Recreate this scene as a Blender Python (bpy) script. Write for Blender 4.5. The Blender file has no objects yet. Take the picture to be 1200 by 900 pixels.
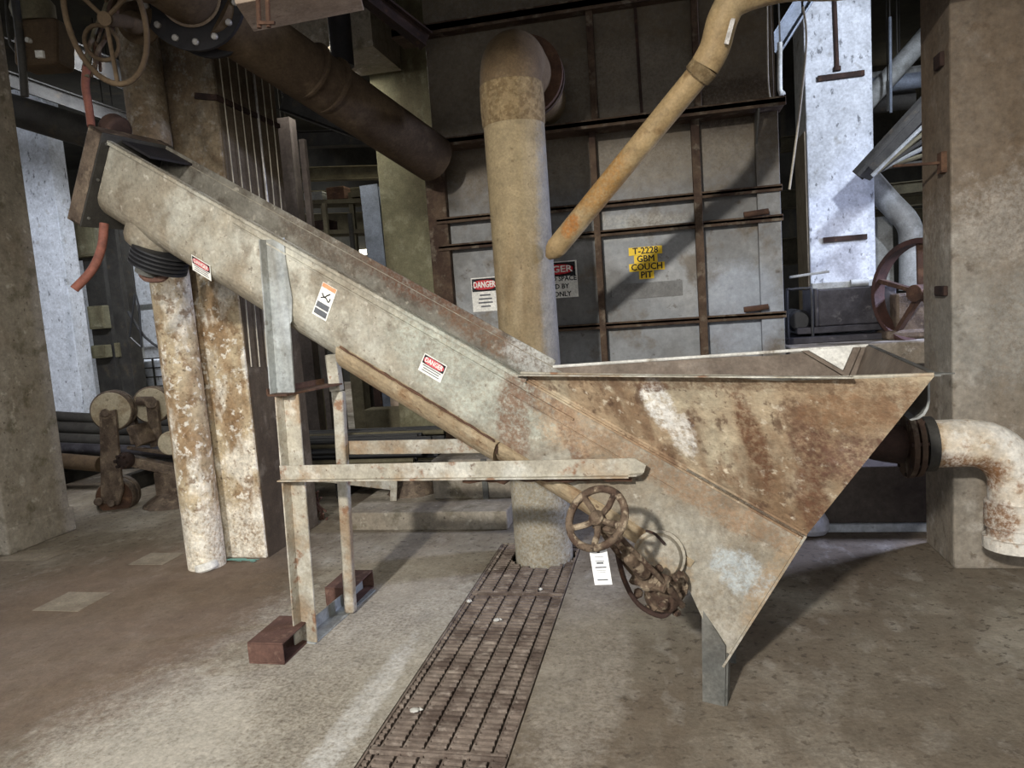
import bpy, math, random
import numpy as np
from mathutils import Vector, Matrix

random.seed(7)
PI = math.pi
scene = bpy.context.scene
COL = scene.collection

# ------------------------------------------------------------------ camera
F = 860.0; H = 1.5
def _n(v):
    v = np.array(v, float); return v / np.linalg.norm(v)
_fy = _n((181, 105, -F)); _up = np.array((-580, 8050, 860.0))
_uz = _n(_up - _fy * _up.dot(_fy)); _ux = np.cross(_fy, _uz)
ROT = np.array([_ux, _fy, _uz]); CAM = np.array([0, 0, H])
cam_data = bpy.data.cameras.new('camera'); cam = bpy.data.objects.new('camera', cam_data)
COL.objects.link(cam); scene.camera = cam
cam_data.sensor_width = 36; cam_data.lens = F / 1200 * 36
cam_data.clip_start = 0.05; cam_data.clip_end = 100
mw = Matrix([list(r) for r in ROT]).to_4x4(); mw.translation = (0, 0, H)
cam.matrix_world = mw

def ray(px, py): return ROT @ np.array([px - 600, 450 - py, -F])
def at(px, py, Y):
    d = ray(px, py); return CAM + d * Y / d[1]
def onfloor(px, py, z=0.0):
    d = ray(px, py); return CAM + d * (z - H) / d[2]

# ------------------------------------------------------------------ light
def srgb(c):
    return tuple((x / 12.92 if x <= .04045 else ((x + .055) / 1.055) ** 2.4) for x in [v / 255 for v in c])
world = bpy.data.worlds.new('world'); scene.world = world; world.use_nodes = True
bg = world.node_tree.nodes['Background']
bg.inputs[0].default_value = (0.92, 0.95, 1.0, 1); bg.inputs[1].default_value = 0.66
scene.view_settings.view_transform = 'Standard'; scene.view_settings.look = 'None'
scene.view_settings.exposure = 0.48; scene.view_settings.gamma = 1.0
scene.view_settings.use_curve_mapping = False

def area(name, loc, target, size, energy, color, size_y=None):
    l = bpy.data.lights.new(name, 'AREA'); l.energy = energy; l.color = color
    l.shape = 'RECTANGLE'; l.size = size; l.size_y = size_y or size
    o = bpy.data.objects.new(name, l); COL.objects.link(o); o.location = loc
    o.rotation_euler = (Vector(target) - Vector(loc)).to_track_quat('-Z', 'Y').to_euler(); return o
def spot(name, loc, target, energy, color, angle, blend, r):
    l = bpy.data.lights.new(name, 'SPOT'); l.energy = energy; l.color = color
    l.spot_size = math.radians(angle); l.spot_blend = blend; l.shadow_soft_size = r
    o = bpy.data.objects.new(name, l); COL.objects.link(o); o.location = loc
    o.rotation_euler = (Vector(target) - Vector(loc)).to_track_quat('-Z', 'Y').to_euler(); return o
spot('high_bay_lamp', (-1.5, -3.8, 3.8), (-0.35, 3.4, 0.25), 1750, (1.0, 0.965, 0.905), 56, 0.85, 0.13)
area('fill_light_near', (-0.6, -0.6, 3.1), (-0.4, 3.0, 0.0), 1.4, 14, (1.0, 0.94, 0.86))  # added fill light, not a fixture of the hall
spot('low_fill_lamp', (-0.2, -0.5, 2.3), (-4.4, 4.6, 0.8), 330, (1.0, 0.95, 0.86), 50, 0.9, 0.4)
spot('daylight_right', (2.45, 4.95, 3.85), (1.6, 7.9, 2.2), 340, (0.80, 0.87, 1.0), 84, 0.4, 0.08)
area('daylight_low_right', (3.6, 5.6, 2.6), (0.9, 4.3, 0.0), 0.5, 150, (0.60, 0.68, 1.0))
spot('daylight_left', (-4.6, 4.9, 4.2), (-7.5, 8.0, 2.5), 620, (0.82, 0.88, 1.0), 62, 0.6, 0.3)
area('aisle_lamp_left', (-5.6, 4.4, 3.6), (-4.6, 5.4, 0.0), 0.8, 62, (0.95, 0.95, 1.0))
area('rear_fixture', (-4.0, 11.0, 4.8), (-4.2, 11.2, 0.0), 2.0, 45, (1.0, 0.94, 0.75))
area('rod_bay_fill', (-3.0, 6.5, 3.8), (-2.8, 6.2, 0.0), 0.8, 38, (1.0, 0.96, 0.88))  # extra light added to brighten the rods under the trough
area('rear_fixture_right', (4.5, 11.5, 4.8), (3.2, 11.2, 1.0), 2.0, 50, (0.85, 0.9, 1.0))
area('aisle_lamp_rear', (-7.0, 12.0, 4.6), (-9.5, 12.5, 1.0), 1.5, 260, (0.9, 0.94, 1.0))

# ------------------------------------------------------------------ materials
MATS = {}
def grime(name, base, layers=(), rough=.75, metal=0.0, bump=.25, bscale=60, blobs=(), spec=.3, fine=.17, tones=None):
    """layers: (colour, scale, lo, hi, strength, stretch xyz); blobs: (centre, size xyz, rotation xyz, colour, strength, ragged)"""
    m = bpy.data.materials.new(name); m.use_nodes = True
    nt = m.node_tree; N = nt.nodes; L = nt.links
    b = N['Principled BSDF']; tc = N.new('ShaderNodeTexCoord')
    b.inputs['Metallic'].default_value = metal
    b.inputs['Specular IOR Level'].default_value = spec
    cur = None
    def noise(scale, stretch=(1, 1, 1), detail=8, rg=.6, off=0):
        mp = N.new('ShaderNodeMapping'); mp.inputs['Scale'].default_value = stretch
        mp.inputs['Location'].default_value = (off, off * .7, off * 1.3)
        n = N.new('ShaderNodeTexNoise'); n.inputs['Scale'].default_value = scale
        n.inputs['Detail'].default_value = detail; n.inputs['Roughness'].default_value = rg
        L.new(tc.outputs['Object'], mp.inputs[0]); L.new(mp.outputs[0], n.inputs['Vector']); return n.outputs['Fac']
    def mixc(a, col, fac, strength):
        mx = N.new('ShaderNodeMix'); mx.data_type = 'RGBA'
        mu = N.new('ShaderNodeMath'); mu.operation = 'MULTIPLY'; mu.inputs[1].default_value = strength
        L.new(fac, mu.inputs[0]); L.new(mu.outputs[0], mx.inputs['Factor'])
        if isinstance(a, tuple): mx.inputs['A'].default_value = (*a, 1)
        else: L.new(a, mx.inputs['A'])
        mx.inputs['B'].default_value = (*srgb(col), 1); return mx.outputs['Result']
    cur = srgb(base)
    for k, (c, sc, lo, hi, st, stretch) in enumerate(layers):
        f = noise(sc, stretch, off=k * 3.7 + 1)
        mr = N.new('ShaderNodeMapRange'); mr.inputs['From Min'].default_value = lo; mr.inputs['From Max'].default_value = hi
        L.new(f, mr.inputs['Value']); cur = mixc(cur, c, mr.outputs['Result'], st)
    for k, (ctr, size, rot, c, st, rag) in enumerate(blobs):
        mp = N.new('ShaderNodeMapping'); mp.vector_type = 'TEXTURE'
        mp.inputs['Location'].default_value = ctr; mp.inputs['Rotation'].default_value = rot; mp.inputs['Scale'].default_value = size
        L.new(tc.outputs['Object'], mp.inputs[0])
        ln = N.new('ShaderNodeVectorMath'); ln.operation = 'LENGTH'; L.new(mp.outputs[0], ln.inputs[0])
        f = noise(16, (1, 1, 1), detail=12, rg=.78, off=k * 5.1 + 9)
        ma = N.new('ShaderNodeMath'); ma.operation = 'MULTIPLY_ADD'; ma.inputs[1].default_value = rag * 2; L.new(f, ma.inputs[0]); L.new(ln.outputs['Value'], ma.inputs[2])
        mr = N.new('ShaderNodeMapRange'); mr.inputs['From Min'].default_value = 1.1 + rag; mr.inputs['From Max'].default_value = .75 + rag
        L.new(ma.outputs[0], mr.inputs['Value'])
        g = N.new('ShaderNodeMapRange'); g.inputs['From Min'].default_value = .38; g.inputs['From Max'].default_value = .56; g.inputs['To Min'].default_value = .15
        L.new(noise(55, detail=6, rg=.75, off=k * 2.3 + 4), g.inputs['Value'])
        if rag < .55: g.inputs['To Min'].default_value = .85
        mm = N.new('ShaderNodeMath'); mm.operation = 'MULTIPLY'; L.new(mr.outputs['Result'], mm.inputs[0]); L.new(g.outputs['Result'], mm.inputs[1])
        cur = mixc(cur, c, mm.outputs[0], st)
    # fine value break-up
    if fine > .08:
        g = N.new('ShaderNodeMapRange'); g.inputs['From Min'].default_value = .36; g.inputs['From Max'].default_value = .64
        g.inputs['To Min'].default_value = 1 - fine * 1.5; g.inputs['To Max'].default_value = 1 + fine * 1.2
        L.new(noise(9, detail=12, rg=.8, off=8), g.inputs['Value'])
        v0 = N.new('ShaderNodeVectorMath'); v0.operation = 'SCALE'
        if isinstance(cur, tuple): v0.inputs[0].default_value = cur
        else: L.new(cur, v0.inputs[0])
        L.new(g.outputs['Result'], v0.inputs['Scale']); cur = v0.outputs[0]
    f = noise(bscale * 1.3, off=5)
    mr = N.new('ShaderNodeMapRange'); mr.inputs['From Min'].default_value = .3; mr.inputs['From Max'].default_value = .7
    mr.inputs['To Min'].default_value = 1 - fine; mr.inputs['To Max'].default_value = 1 + fine
    L.new(f, mr.inputs['Value'])
    vm = N.new('ShaderNodeVectorMath'); vm.operation = 'SCALE'
    if isinstance(cur, tuple): vm.inputs[0].default_value = cur
    else: L.new(cur, vm.inputs[0])
    L.new(mr.outputs['Result'], vm.inputs['Scale']); L.new(vm.outputs[0], b.inputs['Base Color'])
    rr = N.new('ShaderNodeMapRange'); rr.inputs['To Min'].default_value = max(0.05, rough - .12); rr.inputs['To Max'].default_value = min(1, rough + .12)
    L.new(f, rr.inputs['Value']); L.new(rr.outputs['Result'], b.inputs['Roughness'])
    bp = N.new('ShaderNodeBump'); bp.inputs['Strength'].default_value = bump; bp.inputs['Distance'].default_value = .01
    L.new(noise(bscale, detail=10, rg=.7, off=2), bp.inputs['Height']); L.new(bp.outputs[0], b.inputs['Normal'])
    MATS[name] = m; return m
def emis(name, c, s):
    m = bpy.data.materials.new(name); m.use_nodes = True; b = m.node_tree.nodes['Principled BSDF']
    b.inputs['Base Color'].default_value = (*srgb(c), 1); b.inputs['Emission Color'].default_value = (*srgb(c), 1)
    b.inputs['Emission Strength'].default_value = s; MATS[name] = m; return m
V = (1, 1, .15)   # stretch for vertical streaks
I3 = (1, 1, 1)
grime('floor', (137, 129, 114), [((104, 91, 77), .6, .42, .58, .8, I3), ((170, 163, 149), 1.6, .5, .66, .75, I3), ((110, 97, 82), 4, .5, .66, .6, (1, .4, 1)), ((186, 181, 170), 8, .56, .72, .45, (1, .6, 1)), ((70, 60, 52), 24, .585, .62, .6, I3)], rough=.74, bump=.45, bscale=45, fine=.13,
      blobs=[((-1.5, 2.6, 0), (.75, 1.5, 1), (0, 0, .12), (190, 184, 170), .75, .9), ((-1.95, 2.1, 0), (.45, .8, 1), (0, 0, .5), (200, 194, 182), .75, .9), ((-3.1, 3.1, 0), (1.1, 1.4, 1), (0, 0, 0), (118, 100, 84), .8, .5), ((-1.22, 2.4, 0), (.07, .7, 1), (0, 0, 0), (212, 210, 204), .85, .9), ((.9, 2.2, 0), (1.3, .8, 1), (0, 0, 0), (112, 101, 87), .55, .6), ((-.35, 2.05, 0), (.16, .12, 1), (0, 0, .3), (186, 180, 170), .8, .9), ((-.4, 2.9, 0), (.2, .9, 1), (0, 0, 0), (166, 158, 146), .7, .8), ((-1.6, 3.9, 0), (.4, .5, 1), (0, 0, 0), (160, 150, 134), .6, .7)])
grime('floor_patch', (146, 136, 120), [((120, 108, 94), 5, .45, .65, .6, I3)], rough=.8)
grime('dark_wall', (52, 50, 44), [((30, 28, 25), 1.2, .4, .65, .8, I3), ((72, 64, 48), 3, .55, .7, .5, V)], rough=.9)
grime('concrete', (142, 134, 120), [((112, 98, 80), 1.1, .42, .6, .7, I3), ((168, 162, 150), 2.4, .5, .66, .6, V), ((84, 76, 54), 7, .55, .66, .6, I3), ((196, 190, 176), 12, .6, .68, .5, I3), ((58, 50, 42), 26, .64, .70, .7, I3)], rough=.85, bump=.6, bscale=35)
grime('concrete_brown', (132, 122, 108), [((108, 94, 78), .9, .42, .6, .85, I3), ((152, 147, 137), 1.8, .48, .64, .75, V), ((180, 174, 164), 6, .57, .66, .6, I3), ((84, 72, 60), 14, .59, .68, .6, I3)], rough=.85, bump=.5, bscale=30,
      blobs=[((0, -.2, 2.6), (3, 1, 1.0), (0, 0, 0), (108, 90, 70), .75, .5), ((-.3, -.2, 1.75), (.5, 1, .25), (0, 0, 0), (176, 170, 160), .5, 1.0), ((-.2, -.2, 1.2), (.8, 1, .3), (0, 0, 0), (144, 141, 133), .7, .8)])
grime('concrete_dark', (92, 84, 78), [((64, 56, 52), 1.6, .42, .6, .8, I3), ((120, 112, 106), 5, .55, .68, .5, V)], rough=.85, bump=.4, bscale=30)
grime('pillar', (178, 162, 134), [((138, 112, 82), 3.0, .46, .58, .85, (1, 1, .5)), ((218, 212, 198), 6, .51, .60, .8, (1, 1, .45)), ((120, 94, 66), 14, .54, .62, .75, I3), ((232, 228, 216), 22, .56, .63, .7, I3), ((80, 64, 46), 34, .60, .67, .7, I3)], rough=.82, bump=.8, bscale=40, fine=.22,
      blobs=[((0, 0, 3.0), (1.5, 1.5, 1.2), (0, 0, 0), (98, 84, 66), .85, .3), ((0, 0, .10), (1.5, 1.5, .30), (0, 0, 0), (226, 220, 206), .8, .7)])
grime('pillar_bare_shaded', (98, 86, 70), [((70, 58, 46), 3, .44, .62, .8, V), ((126, 114, 98), 8, .55, .68, .6, I3)], rough=.9, bump=.6)  # unpainted concrete, with the shade on this side put into the colour
grime('white_pillar', (196, 200, 206), [((166, 172, 180), 2.5, .5, .65, .8, V), ((92, 94, 98), 20, .61, .67, .8, (1, 1, .5)), ((130, 126, 118), 7, .6, .7, .6, I3)], rough=.8, bump=.4, bscale=30)
grime('yellow_pillar', (128, 124, 98), [((92, 84, 64), 2, .42, .6, .8, V), ((164, 162, 136), 6, .55, .7, .6, I3)], rough=.85)
grime('trough', (149, 143, 128), [((126, 114, 96), 1.6, .42, .6, .8, I3), ((176, 174, 162), 3.2, .5, .64, .75, I3), ((108, 96, 80), 10, .54, .66, .6, I3), ((198, 192, 178), 22, .6, .68, .5, I3), ((84, 70, 58), 40, .62, .69, .7, I3)], rough=.64, metal=.12, bump=.4, bscale=50,
      blobs=[((.95, -.25, 1.25), (.5, .3, .2), (0, .52, 0), (172, 176, 164), .75, .6), ((1.75, -.25, .45), (.4, .3, .3), (0, .52, 0), (164, 160, 148), .6, .6), ((1.92, -.3, .50), (.13, .3, .08), (0, .6, 0), (176, 184, 186), .8, .9), ((-.75, -.2, 2.1), (.4, .3, .14), (0, .52, 0), (140, 130, 112), .6, .7),
             ((1.09, -.22, 1.03), (.07, .4, .20), (0, 0, 0), (118, 94, 76), .95, 1.0), ((1.22, -.22, 1.13), (.17, .4, .06), (0, .55, 0), (114, 88, 70), .9, 1.0), ((1.33, -.22, 1.00), (.05, .4, .20), (0, -.35, 0), (114, 88, 70), .95, 1.0), ((1.36, -.22, 1.02), (.2, .4, .12), (0, .5, 0), (164, 140, 112), .7, 1.0), ((1.75, -.3, .80), (.55, .4, .055), (0, .52, 0), (138, 114, 90), .85, 1.0), ((2.02, -.3, .50), (.05, .4, .22), (0, .55, 0), (150, 130, 104), .8, .9), ((1.5, -.3, .55), (.25, .4, .12), (0, .5, 0), (158, 136, 106), .7, 1.0), ((1.85, -.3, .2), (.12, .4, .12), (0, .5, 0), (176, 170, 158), .7, 1.0)])
grime('hopper', (164, 143, 116), [((126, 102, 78), 2.2, .42, .58, .9, (1, 1, .6)), ((186, 176, 152), 3.4, .5, .64, .8, V), ((116, 90, 68), 7, .54, .64, .8, (1, 1, .35)), ((88, 66, 52), 18, .57, .65, .75, (1, 1, .6)), ((212, 200, 178), 26, .60, .68, .7, I3), ((72, 48, 36), 44, .62, .68, .6, I3)], rough=.78, metal=.05, bump=.6, bscale=40,
      blobs=[((1.66, -.5, 1.13), (.05, .6, .11), (0, -.3, 0), (232, 230, 224), .95, 1.0), ((1.73, -.5, 1.02), (.045, .6, .10), (0, -.35, 0), (226, 222, 214), .9, 1.0), ((1.64, -.5, 1.19), (.06, .6, .02), (0, 0, 0), (90, 62, 48), .9, 1.0),
             ((1.96, -.5, 1.0), (.035, .6, .22), (0, -.3, 0), (104, 72, 52), .9, 1.0), ((2.12, -.5, 1.0), (.06, .6, .16), (0, -.3, 0), (98, 68, 54), .85, 1.0), ((2.14, -.5, .78), (.05, .6, .16), (0, -.3, 0), (104, 72, 54), .8, 1.0), ((2.06, -.5, 1.10), (.05, .6, .07), (0, 0, 0), (104, 80, 62), .8, 1.0),
             ((2.27, -.6, .97), (.12, .6, .10), (0, 0, 0), (104, 76, 64), .8, 1.1), ((2.2, -.6, 1.12), (.13, .6, .07), (0, 0, 0), (128, 98, 72), .8, 1.0), ((2.45, -.7, 1.12), (.22, .6, .08), (0, .2, 0), (128, 100, 76), .8, 1.0), ((1.9, -.5, 1.21), (.7, .6, .03), (0, 0, 0), (112, 88, 68), .7, 1.0), ((1.95, -.5, .64), (.22, .5, .07), (0, .5, 0), (122, 94, 72), .8, 1.0), ((1.6, -.5, .92), (.3, .5, .05), (0, .52, 0), (126, 100, 76), .7, 1.0)])
grime('hopper_inside', (128, 116, 104), [((96, 84, 74), 3, .42, .62, .8, I3), ((160, 152, 142), 6, .55, .7, .5, I3)], rough=.6, metal=.2)
grime('worn_white', (214, 212, 204), [((120, 104, 84), 9, .56, .64, .85, I3), ((170, 166, 156), 4, .5, .65, .6, I3)], rough=.6)
grime('galvanised', (158, 162, 160), [((190, 196, 198), 5, .48, .66, .7, I3), ((122, 116, 104), 3, .5, .66, .7, V), ((88, 76, 62), 20, .62, .72, .6, I3)], rough=.5, metal=.35, bump=.15, bscale=40)
grime('galvanised_dark', (96, 96, 92), [((128, 126, 118), 5, .48, .66, .6, I3), ((70, 62, 54), 3, .5, .66, .7, I3)], rough=.6, metal=.3)
grime('trough_inside', (118, 114, 104), [((144, 140, 130), 5, .48, .64, .7, I3), ((80, 72, 62), 9, .5, .64, .8, I3), ((170, 164, 150), 26, .6, .68, .6, I3)], rough=.6, metal=.2, bump=.4, blobs=[((.62, .3, 1.62), (.42, .5, .09), (0, .52, 0), (98, 70, 54), .95, .9), ((.15, .3, 1.85), (.35, .5, .08), (0, .52, 0), (92, 80, 68), .8, .9), ((.95, .3, 1.36), (.3, .5, .06), (0, .52, 0), (110, 84, 64), .8, .9), ((1.12, .3, 1.28), (.14, .5, .10), (0, .52, 0), (186, 186, 180), .8, .9)])
grime('beam_paint', (164, 158, 143), [((146, 124, 98), 4, .5, .62, .85, I3), ((200, 198, 188), 7, .5, .64, .7, I3), ((128, 88, 60), 13, .58, .66, .8, I3), ((90, 66, 50), 36, .62, .68, .7, I3)], rough=.62, metal=.1, bump=.4)
grime('tan_jacket', (164, 146, 118), [((188, 176, 152), 4, .48, .64, .75, I3), ((132, 100, 70), 8, .53, .65, .75, I3), ((92, 68, 50), 34, .61, .68, .7, I3)], rough=.65, metal=.05, bump=.4)
grime('rust', (88, 64, 50), [((60, 44, 36), 5, .45, .62, .8, I3), ((122, 94, 72), 12, .55, .66, .6, I3)], rough=.85, bump=.6, bscale=70)
grime('rust_red', (100, 74, 64), [((76, 54, 48), 4, .45, .62, .8, I3), ((142, 116, 100), 14, .56, .68, .6, I3)], rough=.8, bump=.4, bscale=70)
grime('rust_dark', (62, 46, 40), [((38, 30, 28), 5, .42, .62, .8, I3), ((100, 72, 54), 14, .58, .72, .6, I3)], rough=.85, bump=.5, bscale=60)
grime('valve_rust', (108, 92, 76), [((72, 54, 44), 14, .45, .58, .9, I3), ((172, 156, 132), 22, .54, .62, .75, I3), ((44, 34, 28), 34, .58, .66, .8, I3)], rough=.88, bump=1.0, bscale=60)
grime('grate', (130, 117, 106), [((84, 70, 62), 7, .45, .6, .8, I3), ((164, 152, 140), 18, .54, .66, .75, I3)], rough=.72, metal=.1, bump=.5, bscale=90)
grime('black', (30, 30, 32), [((52, 52, 56), 8, .5, .7, .6, I3)], rough=.5, spec=.5)
grime('pit_dark', (24, 22, 20), rough=.9)
grime('flange_black', (34, 32, 34), [((50, 44, 42), 8, .5, .7, .6, I3)], rough=.6)
grime('bolt', (170, 166, 160), [((120, 112, 104), 30, .5, .65, .6, I3)], rough=.45, metal=.4)
grime('duct_brown', (84, 70, 54), [((62, 50, 40), 1.5, .45, .62, .7, I3), ((108, 92, 72), 5, .55, .68, .5, I3)], rough=.85, spec=.15)
grime('tan_beam', (172, 154, 136), [((150, 130, 112), 4, .45, .65, .6, I3), ((100, 84, 70), 18, .62, .72, .7, V)], rough=.7)
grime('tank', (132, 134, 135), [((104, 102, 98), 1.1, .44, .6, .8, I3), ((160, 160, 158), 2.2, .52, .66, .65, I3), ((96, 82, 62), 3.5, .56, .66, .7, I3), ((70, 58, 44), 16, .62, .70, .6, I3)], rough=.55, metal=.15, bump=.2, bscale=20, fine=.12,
      blobs=[((0, 0, 3.42), (9, 9, 1.28), (0, 0, 0), (92, 80, 63), .93, .3), ((.9, 0, 2.75), (.35, 3, .16), (0, 0, 0), (60, 46, 34), .8, .9), ((-.9, 0, 3.1), (.3, 3, .3), (0, 0, 0), (112, 102, 88), .7, .9), ((.2, 0, 3.0), (.5, 3, .25), (0, 0, 0), (120, 112, 100), .7, .9), ((.2, 0, 2.42), (.9, 3, .16), (0, 0, 0), (124, 116, 102), .6, .7), ((.9, 0, 1.35), (.3, 3, .35), (0, 0, 0), (160, 168, 180), .6, .4), ((.1, 0, 2.0), (.5, 3, .10), (0, 0, 0), (168, 166, 158), .6, .7)])  # pale blue blob at right paints the daylight falling on that panel
grime('rib', (86, 70, 56), [((58, 42, 34), 6, .44, .6, .85, I3), ((132, 122, 106), 9, .54, .66, .65, I3)], rough=.82, bump=.6, bscale=60)
grime('big_pipe', (144, 128, 98), [((118, 98, 70), 1.8, .42, .6, .75, (1, 1, .5)), ((164, 150, 122), 4, .52, .68, .6, V), ((90, 74, 52), 30, .62, .69, .6, I3)], rough=.78, bump=.4, bscale=60,
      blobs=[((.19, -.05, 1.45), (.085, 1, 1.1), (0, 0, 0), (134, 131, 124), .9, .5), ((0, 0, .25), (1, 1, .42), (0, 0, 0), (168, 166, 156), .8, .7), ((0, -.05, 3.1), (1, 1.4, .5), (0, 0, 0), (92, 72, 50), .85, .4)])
grime('lagging', (140, 120, 88), [((106, 86, 58), 30, .46, .56, .7, I3), ((160, 142, 106), 40, .56, .66, .6, I3)], rough=.9, bump=1.0, bscale=60)
grime('orange_pipe', (160, 136, 98), [((184, 166, 130), 3, .48, .66, .6, I3), ((112, 86, 56), 9, .56, .68, .7, I3)], rough=.6, bump=.2,
      blobs=[((.28, 0, .32), (.16, .4, .22), (0, .7, 0), (158, 116, 62), .85, .7), ((.10, 0, .10), (.05, .4, .07), (0, .7, 0), (168, 108, 48), .85, .7)])
grime('white_pipe', (222, 216, 204), [((186, 166, 136), 3, .5, .62, .7, I3), ((128, 88, 54), 5, .59, .65, .8, I3), ((150, 116, 78), 22, .58, .68, .7, I3), ((232, 230, 222), 12, .56, .66, .7, I3)], rough=.72, bump=.5, bscale=40,
      blobs=[((-.26, -.1, .61), (.22, .5, .075), (0, .1, 0), (124, 88, 56), .95, .8), ((-.16, -.1, .55), (.08, .5, .10), (0, 0, 0), (130, 92, 60), .95, .8), ((-.40, -.1, .70), (.08, .5, .2), (0, 0, 0), (156, 128, 92), .9, .8), ((-.10, -.1, .36), (.07, .5, .10), (0, 0, 0), (128, 90, 58), .9, .9)])
grime('steel_blue', (120, 128, 140), [((90, 94, 100), 4, .45, .62, .6, I3)], rough=.6, metal=.2)
grime('steel_dark', (62, 60, 56), [((40, 38, 36), 4, .45, .62, .6, I3), ((88, 76, 60), 8, .58, .7, .5, I3)], rough=.7, metal=.2)
grime('steel_pale', (148, 150, 148), [((104, 102, 96), 4, .48, .62, .7, I3)], rough=.6, metal=.1)
grime('steel_olive', (102, 96, 76), [((70, 62, 48), 3, .45, .62, .7, I3)], rough=.75)
grime('wheel_white', (182, 172, 148), [((136, 118, 92), 6, .5, .62, .7, I3), ((196, 178, 80), 5, .67, .72, .6, I3), ((92, 76, 60), 24, .6, .68, .6, I3)], rough=.7)
grime('greasy', (108, 94, 80), [((66, 54, 46), 7, .45, .6, .85, I3), ((146, 130, 110), 14, .54, .66, .7, I3), ((44, 36, 32), 30, .6, .68, .7, I3)], rough=.6, bump=.7, bscale=60)
grime('motor_dark', (64, 62, 66), [((38, 36, 40), 6, .45, .62, .8, I3), ((120, 116, 116), 12, .6, .72, .5, I3)], rough=.5, metal=.3)
grime('pulley_red', (70, 48, 42), [((48, 34, 30), 8, .45, .6, .8, I3)], rough=.7)
grime('sign_white', (226, 224, 216), rough=.5, bump=.02)
grime('sign_red', (186, 30, 44), rough=.5, bump=.02, fine=.05)
grime('sign_pink', (200, 84, 92), rough=.5, bump=.02, fine=.05)
grime('sign_orange', (224, 150, 110), rough=.5, bump=.02)
grime('sign_yellow', (240, 200, 30), rough=.5, bump=.02, fine=.04)
grime('ink', (22, 22, 26), rough=.6, bump=.02)
grime('grey_ink', (90, 92, 96), rough=.6, bump=.02)
grime('tag_paper', (232, 232, 230), rough=.7, bump=.02, fine=.03)
grime('blank_plate', (122, 122, 120), [((104, 102, 98), 3, .45, .6, .6, I3)], rough=.6)
grime('sack', (190, 190, 198), [((140, 136, 136), 8, .5, .66, .6, I3)], rough=.7, bump=.6, bscale=20)
grime('red_hose', (116, 72, 60), [((84, 52, 44), 9, .5, .64, .7, I3)], rough=.75)
grime('wire', (176, 168, 150), rough=.5)
grime('teal', (110, 150, 140), rough=.9)
emis('pane_light', (255, 246, 220), 3.0)
M = MATS

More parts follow.
